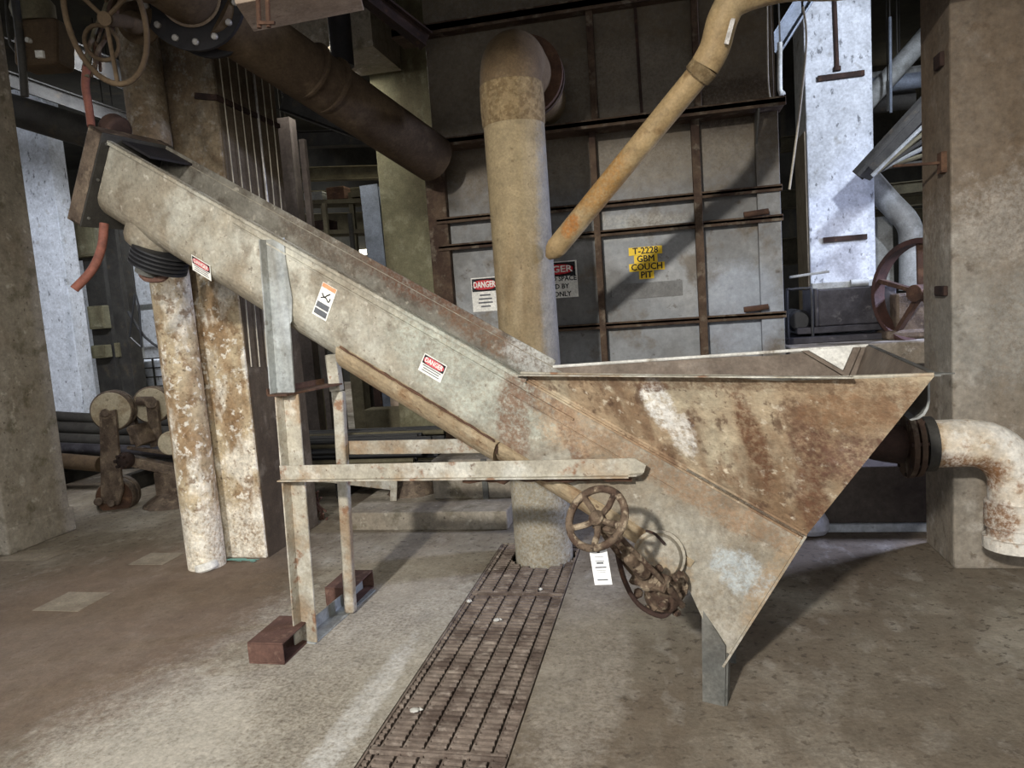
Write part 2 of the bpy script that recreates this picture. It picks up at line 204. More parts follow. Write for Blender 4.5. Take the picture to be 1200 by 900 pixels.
# ------------------------------------------------------------------ mesh collector
LOC = {}
def V3(p): return np.array([float(p[0]), float(p[1]), float(p[2])])
def frame(axis, up=(0, 0, 1)):
    a = _n(axis); u = V3(up)
    if abs(a.dot(_n(u))) > .98: u = np.array([0, 1, 0.]) if abs(a[1]) < .9 else np.array([1, 0, 0.])
    s = _n(np.cross(a, u)); t = np.cross(s, a); return a, s, t
class MB:
    def __init__(self): self.v = []; self.f = []; self.sm = []
    def add(self, vs, fs, smooth=False):
        n = len(self.v); self.v += [tuple(map(float, p)) for p in vs]
        self.f += [tuple(i + n for i in f) for f in fs]; self.sm += [smooth] * len(fs); return self
    def obox(self, c, ax, ay, az):                      # centre and three half vectors
        c, ax, ay, az = map(V3, (c, ax, ay, az))
        vs = [c + i * ax + j * ay + k * az for i in (-1, 1) for j in (-1, 1) for k in (-1, 1)]
        fs = [(0, 1, 3, 2), (4, 6, 7, 5), (0, 4, 5, 1), (2, 3, 7, 6), (0, 2, 6, 4), (1, 5, 7, 3)]
        if np.dot(np.cross(ax, ay), az) < 0: fs = [f[::-1] for f in fs]
        return self.add(vs, fs)
    def box(self, x0, x1, y0, y1, z0, z1):
        return self.obox(((x0 + x1) / 2, (y0 + y1) / 2, (z0 + z1) / 2), ((x1 - x0) / 2, 0, 0), (0, (y1 - y0) / 2, 0), (0, 0, (z1 - z0) / 2))
    def beam(self, p0, p1, w, h, up=(0, 0, 1)):
        p0, p1 = V3(p0), V3(p1); a, s, t = frame(p1 - p0, up)
        return self.obox((p0 + p1) / 2, (p1 - p0) / 2, s * w / 2, t * h / 2)
    def ibeam(self, p0, p1, w, h, t=.012, up=(0, 0, 1)):
        p0, p1 = V3(p0), V3(p1); a, s, u = frame(p1 - p0, up)
        for k in (-1, 1): self.obox((p0 + p1) / 2 + u * k * (h / 2 - t / 2), (p1 - p0) / 2, s * w / 2, u * t / 2)
        return self.obox((p0 + p1) / 2, (p1 - p0) / 2, s * t / 2, u * (h / 2 - t))
    def angle(self, p0, p1, e1, e2, t=.006):            # L section with legs e1, e2 from the corner line
        p0, p1, e1, e2 = map(V3, (p0, p1, e1, e2)); c = (p0 + p1) / 2; h = (p1 - p0) / 2
        self.obox(c + e1 / 2, h, e1 / 2, _n(e2) * t / 2); return self.obox(c + e2 / 2, h, e2 / 2, _n(e1) * t / 2)
    def lathe(self, p0, axis, prof, seg=32, smooth=True, up=(0, 0, 1)):   # prof: (distance along, radius)
        p0 = V3(p0); a, s, t = frame(axis, up); vs = []; fs = []
        for (d, r) in prof:
            for k in range(seg):
                an = 2 * PI * k / seg; vs.append(p0 + a * d + (s * math.cos(an) + t * math.sin(an)) * r)
        m = len(prof)
        for i in range(m - 1):
            for k in range(seg):
                k2 = (k + 1) % seg; fs.append((i * seg + k, (i + 1) * seg + k, (i + 1) * seg + k2, i * seg + k2)[::-1])
        self.add(vs, fs, smooth)
        n0 = len(self.v) - len(vs)
        self.f.append(tuple(n0 + k for k in range(seg))[::-1]); self.sm.append(False)
        self.f.append(tuple(n0 + (m - 1) * seg + k for k in range(seg))); self.sm.append(False)
        return self
    def cyl(self, p0, p1, r, seg=24, r1=None, bev=0):
        p0, p1 = V3(p0), V3(p1); L = np.linalg.norm(p1 - p0); r1 = r if r1 is None else r1
        if bev: prof = [(0, r - bev), (bev, r), (L - bev, r1), (L, r1 - bev)]
        else: prof = [(0, r), (L, r1)]
        return self.lathe(p0, p1 - p0, prof, seg)
    def hollow(self, p0, p1, ro, ri, seg=32):
        p0, p1 = V3(p0), V3(p1); L = np.linalg.norm(p1 - p0); a, s, t = frame(p1 - p0); vs = []; fs = []
        prof = [(0, ri), (0, ro), (L, ro), (L, ri)]
        for d, r in prof:
            for k in range(seg):
                an = 2 * PI * k / seg; vs.append(p0 + a * d + (s * math.cos(an) + t * math.sin(an)) * r)
        for i in range(4):
            j = (i + 1) % 4
            for k in range(seg):
                k2 = (k + 1) % seg; fs.append((i * seg + k, i * seg + k2, j * seg + k2, j * seg + k))
        return self.add(vs, fs, True)
    def tube(self, pts, r, seg=12, closed=False, rad=None, sub=1):
        pts = [V3(p) for p in pts]
        if sub > 1:
            q = []; n = len(pts); rng = range(n if closed else n - 1)
            g = lambda i: pts[i % n] if closed else pts[max(0, min(n - 1, i))]
            for i in rng:
                for k in range(sub):
                    u = k / sub; a, b, c, d = g(i - 1), g(i), g(i + 1), g(i + 2)
                    q.append(.5 * ((2 * b) + (-a + c) * u + (2 * a - 5 * b + 4 * c - d) * u * u + (-a + 3 * b - 3 * c + d) * u ** 3))
            if not closed: q.append(pts[-1])
            pts = q
        n = len(pts); vs = []; fs = []; t0 = None
        for i in range(n):
            a = pts[(i + 1) % n] if (closed or i < n - 1) else pts[i]; b = pts[i - 1] if (closed or i > 0) else pts[i]
            tg = _n(a - b)
            if t0 is None: _, s, t = frame(tg)
            else:
                s = _n(s - tg * s.dot(tg)); t = np.cross(s, tg)
            t0 = tg; rr = rad[i] if rad else r
            for k in range(seg):
                an = 2 * PI * k / seg; vs.append(pts[i] + (s * math.cos(an) + t * math.sin(an)) * rr)
        for i in range(n if closed else n - 1):
            j = (i + 1) % n
            for k in range(seg):
                k2 = (k + 1) % seg; fs.append((i * seg + k, i * seg + k2, j * seg + k2, j * seg + k))
        self.add(vs, fs, True)
        if not closed:
            n0 = len(self.v) - len(vs)
            self.f.append(tuple(n0 + k for k in range(seg))[::-1]); self.sm.append(False)
            self.f.append(tuple(n0 + (n - 1) * seg + k for k in range(seg))); self.sm.append(False)
        return self
    def prism(self, poly, ext):                        # planar polygon and an extrusion vector
        poly = [V3(p) for p in poly]; ext = V3(ext); n = len(poly)
        nrm = sum(np.cross(poly[i] - poly[0], poly[(i + 1) % n] - poly[0]) for i in range(1, n))
        if nrm.dot(ext) > 0: poly = poly[::-1]
        vs = poly + [p + ext for p in poly]
        fs = [tuple(range(n)), tuple(range(n, 2 * n))[::-1]] + [(i, i + n, (i + 1) % n + n, (i + 1) % n) for i in range(n)]
        return self.add(vs, fs)
    def plate(self, poly, t=.005):
        p = [V3(q) for q in poly]; n = _n(np.cross(p[1] - p[0], p[2] - p[0])); return self.prism(poly, n * t)
    def build(self, name, mat, parent=None, loc=None, bevel=0, seg=2):
        base = LOC[parent.name] if parent is not None else (V3(loc) if loc is not None else np.zeros(3))
        me = bpy.data.meshes.new(name); me.from_pydata([tuple(np.array(v) - base) for v in self.v], [], self.f)
        me.polygons.foreach_set('use_smooth', self.sm); me.update()
        if any(self.sm): me.set_sharp_from_angle(angle=math.radians(42))
        me.materials.append(M[mat]); o = bpy.data.objects.new(name, me); COL.objects.link(o)
        if parent is not None: o.parent = parent
        else: o.location = tuple(base)
        LOC[o.name] = base
        if bevel:
            b = o.modifiers.new('bevel', 'BEVEL'); b.width = bevel; b.segments = seg; b.limit_method = 'ANGLE'; b.angle_limit = math.radians(40)
        return o
def tag(o, label, cat, group=None):
    o['label'] = label; o['category'] = cat
    if group: o['group'] = group
    return o
def thing(name, label, cat, loc, group=None):
    o = bpy.data.objects.new(name, None); COL.objects.link(o); o.location = tuple(map(float, loc)); o.empty_display_size = .1
    LOC[o.name] = V3(loc); return tag(o, label, cat, group)
def struct(o): o['kind'] = 'structure'; return o
def lettering(mb, text, origin, xdir, ydir, size, align='CENTER', depth=.001, squash=1.0):
    cu = bpy.data.curves.new('lettering', 'FONT'); cu.body = text; cu.size = 1; cu.align_x = align; cu.align_y = 'CENTER'; cu.offset = 0; cu.resolution_u = 2
    ob = bpy.data.objects.new('lettering_source', cu); COL.objects.link(ob)
    dg = bpy.context.evaluated_depsgraph_get(); me = bpy.data.meshes.new_from_object(ob.evaluated_get(dg))
    x, y = _n(xdir), _n(ydir); nz = np.cross(x, y); o0 = V3(origin)
    vs = [o0 + x * v.co.x * size * squash + y * v.co.y * size + nz * depth for v in me.vertices]
    for q, (ox, oy) in enumerate(((0, 0), (.028, 0), (-.028, 0), (0, .022), (0, -.022))):
        mb.add([p + x * ox * size + y * oy * size + nz * q * .00005 for p in vs], [tuple(p.vertices) for p in me.polygons])
    bpy.data.objects.remove(ob); bpy.data.meshes.remove(me); bpy.data.curves.remove(cu); return mb
def rect(mb, c, x, y, w, h, t=.002):
    x, y = _n(x), _n(y); return mb.obox(V3(c) + np.cross(x, y) * t / 2, x * w / 2, y * h / 2, np.cross(x, y) * t / 2)
def oval(mb, c, x, y, w, h, z, t=.001, seg=28):
    x, y = _n(x), _n(y); nz = np.cross(x, y); pts = []
    for k in range(seg):
        an = 2 * PI * k / seg; ca, sa = math.cos(an), math.sin(an)
        pts.append(V3(c) + x * w / 2 * math.copysign(abs(ca) ** .6, ca) + y * h / 2 * math.copysign(abs(sa) ** .8, sa) + nz * z)
    return mb.prism(pts, nz * t)

# ================================================================== SETTING
TX0, TX1, TY0, TY1 = -1.10, -0.585, 0.6, 4.42
m = MB()
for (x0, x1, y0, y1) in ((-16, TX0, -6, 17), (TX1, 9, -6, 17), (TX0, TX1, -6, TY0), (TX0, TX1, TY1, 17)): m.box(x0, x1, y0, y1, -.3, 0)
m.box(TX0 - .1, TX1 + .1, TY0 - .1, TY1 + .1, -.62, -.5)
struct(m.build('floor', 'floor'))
m = MB().box(TX0 - .02, TX0, TY0, TY1, -.5, -.035).box(TX1, TX1 + .02, TY0, TY1, -.5, -.035).box(TX0, TX1, TY0 - .02, TY0, -.5, -.035).box(TX0, TX1, TY1, TY1 + .02, -.5, -.035)
struct(m.build('trim_1', 'pit_dark'))
for k, (px, py, w, h) in enumerate(((86, 705, .30, .26), (184, 655, .26, .22), (38, 651, .42, .22))):
    c = onfloor(px, py); p = MB().box(c[0] - w / 2, c[0] + w / 2, c[1] - h / 2, c[1] + h / 2, 0, .003)
    for q in ((-.25, -.1), (.05, .2), (.25, -.2)): p.cyl((c[0] + q[0] * w, c[1] + q[1] * h, .003), (c[0] + q[0] * w, c[1] + q[1] * h, .006), .014, 10)
    struct(p.build('trim_%d' % (k + 2), 'floor_patch'))
struct(MB().box(-16, 9, .2, .6, 3.30, 5.6).build('trim_5', 'concrete'))  # unseen beam, added to keep the lamp off the upper tank and overhead pipes
struct(MB().box(-16, 9, 16, 16.2, 0, 5.6).build('wall_back', 'dark_wall'))
struct(MB().box(-16.2, -16, -1, 16.2, 0, 5.6).build('wall_left', 'dark_wall'))
struct(MB().box(9, 9.2, 5, 16.2, 0, 5.6).build('wall_right', 'dark_wall'))
struct(MB().box(-16.2, 9.2, -3.0, 16.2, 5.6, 5.8).build('ceiling', 'dark_wall'))
for k, (px, py, w, h) in enumerate(((428, 300, .5, .3), (441, 305, .2, .25), (390, 290, .25, .2), (1050, 100, .5, .2))):
    c = at(px, py, 15.9); struct(MB().box(c[0] - w / 2, c[0] + w / 2, 15.9, 15.98, c[2] - h / 2, c[2] + h / 2).build('window_%d' % (k + 1), 'pane_light'))

# ------------------------------------------------------------------ columns
def column(name, label, x0, x1, y0, y1, mat, z1=4.6, extra=None):
    t = thing(name, label, 'column', ((x0 + x1) / 2, (y0 + y1) / 2, 0))
    MB().box(x0, x1, y0, y1, 0, z1).build('shaft', mat, t, bevel=.012)
    if extra: extra(t)
    return t
def lc_extra(t):
    MB().box(-5.32, -4.615, 4.165, 4.775, 0, .19).build('footing', 'concrete', t, bevel=.012)
    c = at(8, 205, 4.3); MB().box(-4.64, -4.60, c[1] - .05, c[1] + .05, c[2] - .12, c[2] + .12).build('bracket', 'rust_dark', t, bevel=.006)
column('concrete_column', 'square grey concrete column at far left with mossy stained base', -5.3, -4.635, 4.185, 4.755, 'concrete', extra=lc_extra)
def rc_extra(t):
    for (px, py, w, h) in ((1100, 72, .05, .07), (1101, 341, .07, .05)):
        c = at(px, py, 4.12); MB().box(1.35, 1.372, 4.12 - w, 4.12 + w, c[2] - h / 2, c[2] + h / 2).build('rust_scar', 'rust_dark', t, bevel=.006)
    c = at(1108, 191, 4.1); b = MB().box(1.345, 1.372, 4.05, 4.11, c[2] - .05, c[2] + .05).build('bracket', 'rust', t); MB().beam((1.36, 4.08, c[2]), (1.14, 4.10, c[2] + .01), .02, .012).build('arm', 'rust', b)
column('concrete_column', 'large brown stained concrete column at right behind white elbow pipe', 1.37, 2.9, 4.0, 4.42, 'concrete_brown', extra=rc_extra)

# pillar with a painted pipe in front
t = thing('concrete_pillar', 'rust and white stained concrete pillar carrying thin wires on its dark side', 'column', (-2.78, 4.4, 0))
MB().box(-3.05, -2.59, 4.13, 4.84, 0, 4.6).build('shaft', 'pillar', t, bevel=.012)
MB().box(-2.592, -2.584, 4.145, 4.84, 0, 4.6).build('bare_shaded_side', 'pillar_bare_shaded', t)  # thin sheet carrying the bare, shade-darkened colour
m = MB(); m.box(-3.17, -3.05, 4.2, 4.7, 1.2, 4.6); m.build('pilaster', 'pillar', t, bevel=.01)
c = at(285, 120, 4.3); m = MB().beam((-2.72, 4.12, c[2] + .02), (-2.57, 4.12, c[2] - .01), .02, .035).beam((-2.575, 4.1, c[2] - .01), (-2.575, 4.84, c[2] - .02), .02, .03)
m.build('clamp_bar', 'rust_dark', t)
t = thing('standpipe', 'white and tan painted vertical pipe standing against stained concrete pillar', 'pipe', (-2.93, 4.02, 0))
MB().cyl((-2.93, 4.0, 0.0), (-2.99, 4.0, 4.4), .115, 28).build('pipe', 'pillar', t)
MB().cyl((-2.88, 3.93, 0), (-2.89, 3.93, .05), .07, 24, bev=.01).build('base_plug', 'worn_white', t)
for k, (px0, px1) in enumerate(((263, 288), (277, 300), (279, 303), (294, 318), (302, 322), (320, 333), (326, 335))):
    p0 = at(px0, 70, 4.2 + .09 * k); p1 = at(px1 + 4, 440, 4.2 + .09 * k)
    y = 4.17 + .095 * k; z0 = at(px0, 40, y)[2]; z1 = (at(px1, 430, y)[2] if k < 5 else at(px1, 300, y)[2])
    w = MB().tube([(-2.568, y, z0 + .6), (-2.566, y + .012, (z0 + z1) / 2), (-2.568, y - .01, z1)], .004 if k != 4 else .009, 8, sub=4)
    lab = ['first thin wire from the front corner of the pillar side', 'second wire of the pillar side, close beside the third', 'third wire down the pillar side, close beside the second', 'fourth thin wire, in the middle of the dark pillar side', 'thick shiny conduit running down the dark pillar side', 'sixth thin wire, just behind the shiny conduit', 'last thin wire at the rear corner of the pillar side'][k]
    tag(w.build('wire' if k != 4 else 'conduit', 'wire' if k != 4 else 'bolt', loc=(-2.568, y, z1)), lab, 'wire', 'wires on the pillar side')

# far columns
t = column('painted_column', 'bluish white painted concrete column behind the far left column', -7.9, -7.38, 8.0, 8.25, 'white_pillar')
t = column('painted_column', 'white blue lit concrete column right of the steel tank', 1.42, 2.03, 7.9, 8.5, 'white_pillar')
MB().box(1.405, 1.42, 7.93, 8.5, 0, 3.0).build('lit_side_facing', 'floor_patch', t)  # yellowish side face, its colour lightened to stand for light from the left
for (px, py, w) in ((985, 90, .42), (990, 280, .40)):
    c = at(px, py, 7.89); MB().box(c[0] - w / 2, c[0] + w / 2, 7.86, 7.9, c[2] - .02, c[2] + .03).build('rust_strip', 'rust_dark', t)
c = at(978, 0, 7.88); c2 = at(981, 78, 7.88); MB().cyl(c2, c, .02, 10).cyl(c2 - V3((0, 0, .04)), c2, .035, 10).build('hanging_rod', 'rust_dark', t)
column('painted_column', 'yellow green painted concrete column left of the steel tank', -2.72, -1.9, 7.0, 7.7, 'yellow_pillar')
c0 = at(440, 240, 7.6); t = thing('steel_post', 'blue grey steel post standing left of the yellow green column', 'post', (c0[0], 7.6, 0))
MB().ibeam((c0[0] + .03, 7.6, 0), (c0[0] - .02, 7.6, at(438, 218, 7.6)[2]), .2, .2, .02, up=(0, 1, 0)).build('shaft', 'steel_blue', t)

# ================================================================== TANK
TY = 5.4
def tz(px, py): return at(px, py, TY)
X0 = tz(530, 350)[0]; X1 = tz(917, 350)[0]; zt = tz(720, 152)[2]
tank = thing('steel_tank', 'grey ribbed steel tank behind the conveyor with rusty stiffener bars', 'tank', ((X0 + X1) / 2, TY, 0))
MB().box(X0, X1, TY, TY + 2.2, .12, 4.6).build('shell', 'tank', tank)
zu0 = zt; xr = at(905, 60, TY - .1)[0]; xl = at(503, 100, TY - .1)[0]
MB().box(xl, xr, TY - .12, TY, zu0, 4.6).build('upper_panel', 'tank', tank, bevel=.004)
TC = V3(LOC[tank.name])
for (x0, x1, py, dep, th) in ((xl - .12, X1 + .02, 152, .28, .035), (X0 - .05, X1 + .01, 240, .09, .022), (X0 - .05, X1 + .01, 273, .09, .022), (X0 + .02, X1 + .01, 380, .09, .022), (xl - .2, X1, 16, .26, .05)):
    z = tz(720, py)[2]; MB().box(x0, x1, TY - dep, TY, z - th / 2, z + th / 2).box(x0, x1, TY - dep, TY - dep + .014, z - th / 2 - .015, z + th / 2 + .008).build('rib', 'rib', tank, bevel=.004)
for (px, z0, z1, w, dep) in ((697, .4, zt, .045, .09), (815, .4, zt, .055, .09), (692, zt, 4.6, .045, .19), (811, zt, 4.6, .045, .19)):
    x = tz(px + 3, 250 if z1 == zt else 60)[0]; MB().box(x - w / 2, x + w / 2, TY - dep - .01, TY, z0, z1).build('rib', 'rib', tank, bevel=.004)
MB().box(X1 - .15, X1, TY - .06, TY, .3, zt).build('edge_plate', 'tank', tank, bevel=.003)
MB().box(X0 - .12, X0 + .03, TY - .07, TY + .1, .3, zt - .05).build('corner_post', 'rib', tank, bevel=.01)
c = tz(747, 60); MB().beam((c[0], TY - .13, c[2] + .35), (c[0] + .01, TY - .13, c[2] - .45), .02, .02).build('seam', 'rust_dark', tank)
m = MB(); m.prism([(X1 - .15, TY - .06, zt - .02), (X1 - .15, TY - .28, zt - .02), (X1 - .15, TY - .06, zt - .22)], (.012, 0, 0)); m.build('gusset', 'galvanised_dark', tank)
m = MB(); m.prism([(X0, TY, zt - .02), (X0, TY - .28, zt - .02), (X0, TY, zt - .3)], (.012, 0, 0)); m.build('gusset', 'rib', tank)
for (px, py) in ((884, 256), (884, 365)):
    c = tz(px, py); MB().cyl((c[0] - .08, TY - .11, c[2] + .02), (c[0] + .08, TY - .11, c[2] + .03), .02, 10).build('handle', 'rust', tank)
# plinths
t = thing('concrete_plinth', 'low stepped concrete plinth in front of the tank beside the vertical pipe', 'plinth', (-1.6, 5.0, 0))
MB().box(-2.3, -1.12, 4.69, 5.32, 0, .13).build('lower_step', 'concrete', t, bevel=.01)
MB().box(-1.74, -1.06, 5.02, 5.32, .13, .42).build('upper_step', 'concrete', t, bevel=.01)
MB().box(-1.36, -1.32, 5.0, 5.03, .13, .42).build('joint', 'galvanised_dark', t)

# ---- signs on the tank
EX = V3((1, 0, 0)); EZ = V3((0, 0, 1))
def danger_sign(name, label, c, w, h, lines, big):
    t = thing(name, label, 'sign', c)
    rect(MB(), c, EX, EZ, w, h, .004).build('board', 'sign_white', t)
    rect(MB(), V3(c) + EZ * h * .28 - V3((0, .004, 0)), EX, EZ, w * .94, h * .38, .0015).build('header', 'ink', t)
    hd = V3(c) + EZ * h * .28 - V3((0, .0055, 0))
    oval(oval(MB(), hd, EX, EZ, w * .90, h * .32, .0), hd, EX, EZ, w * .90, h * .32, .0).build('oval_rim', 'sign_white', t)
    oval(MB(), hd, EX, EZ, w * .86, h * .28, .001).build('oval', 'sign_red', t)
    lettering(MB(), 'DANGER', hd, EX, EZ, h * .25, depth=.003, squash=.95 * w / (h * .25) / 4.6).build('header_lettering', 'sign_white', t)
    for k, s in enumerate(lines): lettering(MB(), s, V3(c) + EZ * (h * .02 - k * big * 1.12) - V3((0, .004, 0)), EX, EZ, big, depth=.0012, squash=.95).build('lettering', 'ink', t)
    if not lines:
        for k, ww in enumerate((.4, .5, .55, .36)): rect(MB(), V3(c) + EZ * h * (-.02 - .11 * k) - V3((0, .004, 0)), EX, EZ, w * ww, h * .045, .0006).build('printed_line', 'grey_ink', t)
    return t
c = at(652, 328, TY - .02); w = .40
danger_sign('danger_sign', 'red black and white danger sign about confined space half hidden by the tall pipe', (at(677, 328, TY)[0] - w / 2, TY - .003, c[2]), w, at(660, 307, TY)[2] - at(660, 350, TY)[2], ['CONFINED SPACE', 'ENTERED BY', 'PERMIT ONLY'], .05)
c = at(568, 345, TY)
danger_sign('danger_sign', 'small faded danger sign with four lines of text left of the tall pipe', (c[0] + .005, TY - .003, c[2]), at(584, 345, TY)[0] - at(553, 345, TY)[0], at(566, 325, TY)[2] - at(566, 365, TY)[2], [], .03)
# yellow equipment lettering
c = at(757, 308, TY); t = thing('equipment_sign', 'yellow stick-on tank lettering reading T-2228 GBM COUCH PIT', 'sign', (c[0], TY - .003, c[2]))
hh = (at(757, 289, TY)[2] - at(757, 327, TY)[2]) / 4
for k, (s, w) in enumerate((('T-2228', .235), ('GBM', .165), ('COUCH', .25), ('PIT', .105))):
    cc = V3((c[0] + (.0, .0, .005, .0)[k], TY - .003, c[2] + hh * (1.5 - k)))
    st = rect(MB(), cc, EX, EZ, w, hh * .97, .002).build('letter_strip', 'sign_yellow', t)
    lettering(MB(), s, cc - V3((0, .002, 0)), EX, EZ, hh * 1.12, depth=.001, squash=.95).build('lettering', 'ink', st)
c = at(758, 340, TY); rect(MB(), (c[0], TY - .003, c[2]), EX, EZ, .5, .11, .003).build('x', 'blank_plate')
o = bpy.data.objects['x']; o.name = 'blank_plate'; tag(o, 'blank grey rectangle on the tank below the yellow lettering', 'plate')

# ---- tall vertical pipe
PX, PY, PR = -.795, 4.2, .172
t = thing('vertical_pipe', 'tall thick tan pipe rising from the floor grating with elbow into the tank', 'pipe', (PX, PY, 0))
MB().cyl((PX + .005, PY, -.45), (PX, PY, 2.72), PR, 48).build('pipe', 'big_pipe', t)
R0 = .20; zc = 2.90
el = [(PX, PY, zc - R0 - .02)] + [(PX, PY + R0 * (1 - math.cos(a)), zc - R0 + R0 * math.sin(a)) for a in np.linspace(0.1, PI / 2, 9)] + [(PX, PY + .7, zc), (PX, TY, zc)]
MB().tube(el, PR, 44, rad=[PR + .003] * len(el)).build('elbow', 'big_pipe', t)
MB().hollow((PX, PY + .42, zc), (PX, PY + .46, zc), PR + .07, PR, 40).build('flange', 'rust', t)
MB().hollow((PX, PY + .50, zc), (PX, PY + .54, zc), PR + .07, PR, 40).build('flange', 'rib', t)
MB().lathe((PX, PY, 2.50), (0, 0, 1), [(0, PR + .001), (.01, PR + .006), (.1, PR + .009), (.22, PR + .006), (.225, PR + .001)], 48).build('lagging', 'lagging', t)

# ---- orange diagonal pipe
oy = 3.98
a0 = at(652, 290, oy + .08); a1 = at(826, 78, oy - .30); a2 = at(842, 40, oy - .33); a3 = at(856, 0, oy - .35)
t = thing('orange_pipe', 'slanting tan and orange stained pipe crossing in front of the tank', 'pipe', a0)
MB().cyl(a0, a1, .058, 28).lathe(a0, a0 - a1, [(0, .058), (.03, .05), (.075, .02), (.08, .005)], 28).build('pipe', 'orange_pipe', t)
MB().lathe(a1 - _n(a1 - a0) * .06, a1 - a0, [(0, .058), (.01, .068), (.06, .07), (.07, .06)], 28).build('coupling', 'lagging', t)
a4 = at(880, -12, oy - .35); a5 = at(925, -18, oy - .3); a6 = at(1010, -22, oy - .2)
MB().tube([a1, at(838, 55, oy - .32), at(848, 20, oy - .35), at(866, -2, oy - .35), a5, a6, a6 + V3((.8, .1, .05)), a6 + V3((1.6, .1, .3))], .07, 24, sub=5, rad=None).build('elbow', 'orange_pipe', t)
MB().beam(at(859, 22, oy - .40), at(851, 52, oy - .40), .012, .02).build('band_clip', 'bolt', t)

# ================================================================== SCREW CONVEYOR
A = V3((-1.703, 3.007, 0)); B = V3((.139, 2.627, 0)); D = _n(B - A); W = V3((-D[1], D[0], 0)); UPZ = V3((0, 0, 1))
P1 = V3((-2.586, 3.190, 2.428)); P3 = V3((.425, 2.567, .655)); AX = _n(P3 - P1); UV = np.cross(AX, W); LT = float(np.linalg.norm(P3 - P1))
def T(u, w, v): return P1 + AX * u + W * w + UV * v
def G(d, w, z): return A + D * d + W * w + UPZ * z
TW = .315; SD = .27; BD = .39
conv = thing('screw_conveyor', 'inclined steel screw conveyor trough with rusty hopper on a post stand', 'conveyor', A)
def uprof(off, n=18, top=0.0, cut=None):
    r = []
    for k in range(n + 1):
        an = PI * k / n; r.append((TW / 2 - (TW / 2 + off) * math.cos(an), -SD - (BD - SD + off) * math.sin(an)))
    return [(-off, top)] + r + [(TW + off, top)]
def ushell(mb, u0, u1, o_out, o_in, top=0.0, sel=None):
    po, pi = uprof(o_out, top=top), uprof(o_in, top=top)
    if sel: po, pi = po[sel[0]:sel[1]], pi[sel[0]:sel[1]]
    n = len(po); vs = []
    for u in (u0, u1):
        for pr in (po, pi): vs += [T(u, w, v) for (w, v) in pr]
    fs = []
    for i in range(n - 1):
        fs.append((i, i + 1, 2 * n + i + 1, 2 * n + i)); fs.append((n + i + 1, n + i, 3 * n + i, 3 * n + i + 1))
        fs.append((i + 1, i, n + i, n + i + 1)); fs.append((2 * n + i, 2 * n + i + 1, 3 * n + i + 1, 3 * n + i))
    fs.append((0, 2 * n, 3 * n, n)); fs.append((n - 1, 2 * n - 1, 4 * n - 1, 3 * n - 1))
    mb.add(vs, fs, False); return mb
o = ushell(MB(), 0, LT, .0, -.005).build('trough', 'trough', conv)
ushell(MB(), .01, LT - .01, -.0055, -.008, top=-.002).build('trough_lining', 'trough_inside', conv)
# flanges on the trough top
uf = 1.21; m = MB(); m.obox(T(uf, -.010, -.003), AX * uf, W * .010, UV * .003); m.obox(T(uf, -.018, -.010), AX * uf, W * .002, UV * .010); m.build('top_flange', 'trough', conv)
m = MB(); ul = (LT + 2.42) / 2; ue = (LT - 2.42) / 2
for q in (0.005, -.014): m.obox(T(ul, -.005, q), AX * ue, W * .008, UV * .0035)
m.obox(T(ul, -.002, -.005), AX * ue, W * .002, UV * .012); m.build('seam_strip', 'hopper', conv)
m = MB(); m.obox(T(1.2, TW + .016, -.003), AX * 1.2, W * .016, UV * .003); m.obox(T(1.2, TW + .002, .01), AX * 1.2, W * .002, UV * .02); m.build('top_flange', 'trough_inside', conv)
m = MB(); m.obox(T(1.75, -.005, -.055), AX * .9, W * .005, UV * .003); m.obox(T(2.95, -.004, -.095), AX * .58, W * .003, UV * .002); m.build('weld_seam', 'trough', conv)
# lower jacket shell
o = ushell(MB(), 1.59, 2.42, .034, .001, sel=(2, 19)).build('jacket', 'tan_jacket', conv)
m = MB(); rr0 = random.Random(8); pj = [T(1.60 + k * .0275, -.018 + rr0.uniform(-.003, .003), -.292 + rr0.uniform(-.003, .003)) for k in range(30)] + [T(2.425, -.014, -.31), T(2.43, -.008, -.34)]
m.tube(pj, .005, 7, rad=[rr0.uniform(.0035, .008) for _ in pj]); m.build('seam_crust', 'rust', conv)
ushell(MB(), 2.425, 3.28, .018, .001, sel=(2, 19)).build('lower_jacket', 'tan_jacket', conv)
# cover plate near top
m = MB(); m.obox(T(.10, TW / 2 + .03, .008), AX * .10, W * (TW / 2 - .03), UV * .006); m.build('cover_plate', 'flange_black', conv)
# upper end plate with angle rim
e = MB(); e.obox(T(-.008, TW / 2, -.21), AX * .006, W * (TW / 2 + .05), UV * .24)
ep = e.build('end_plate', 'steel_dark', conv, bevel=.003)
m = MB()
for (w0, w1, v0, v1) in ((-.05, -.035, -.45, .03), (TW + .035, TW + .05, -.45, .03), (-.05, TW + .05, .015, .03), (-.05, TW + .05, -.45, -.435)):
    m.obox(T(-.055, (w0 + w1) / 2, (v0 + v1) / 2), AX * .05, W * (w1 - w0) / 2, UV * (v1 - v0) / 2)
m.build('end_rim', 'greasy', ep, bevel=.003)
m = MB()
for v in (-.02, -.2, -.4):
    for w in (-.02, TW + .02): MB().cyl(T(-.02, w, v), T(.006, w, v), .007, 8).build('bolt', 'galvanised_dark', ep)
m = MB(); m.obox(T(-.14, TW / 2, -.2), AX * .035, W * .10, UV * .14); m.cyl(T(-.3, TW / 2, -.13), T(-.06, TW / 2, -.13), .05, 20); m.cyl(T(-.20, TW / 2 - .02, .02), T(-.12, TW / 2 - .02, .02), .075, 24, bev=.01); m.build('bearing_housing', 'rust_dark', conv, bevel=.006)
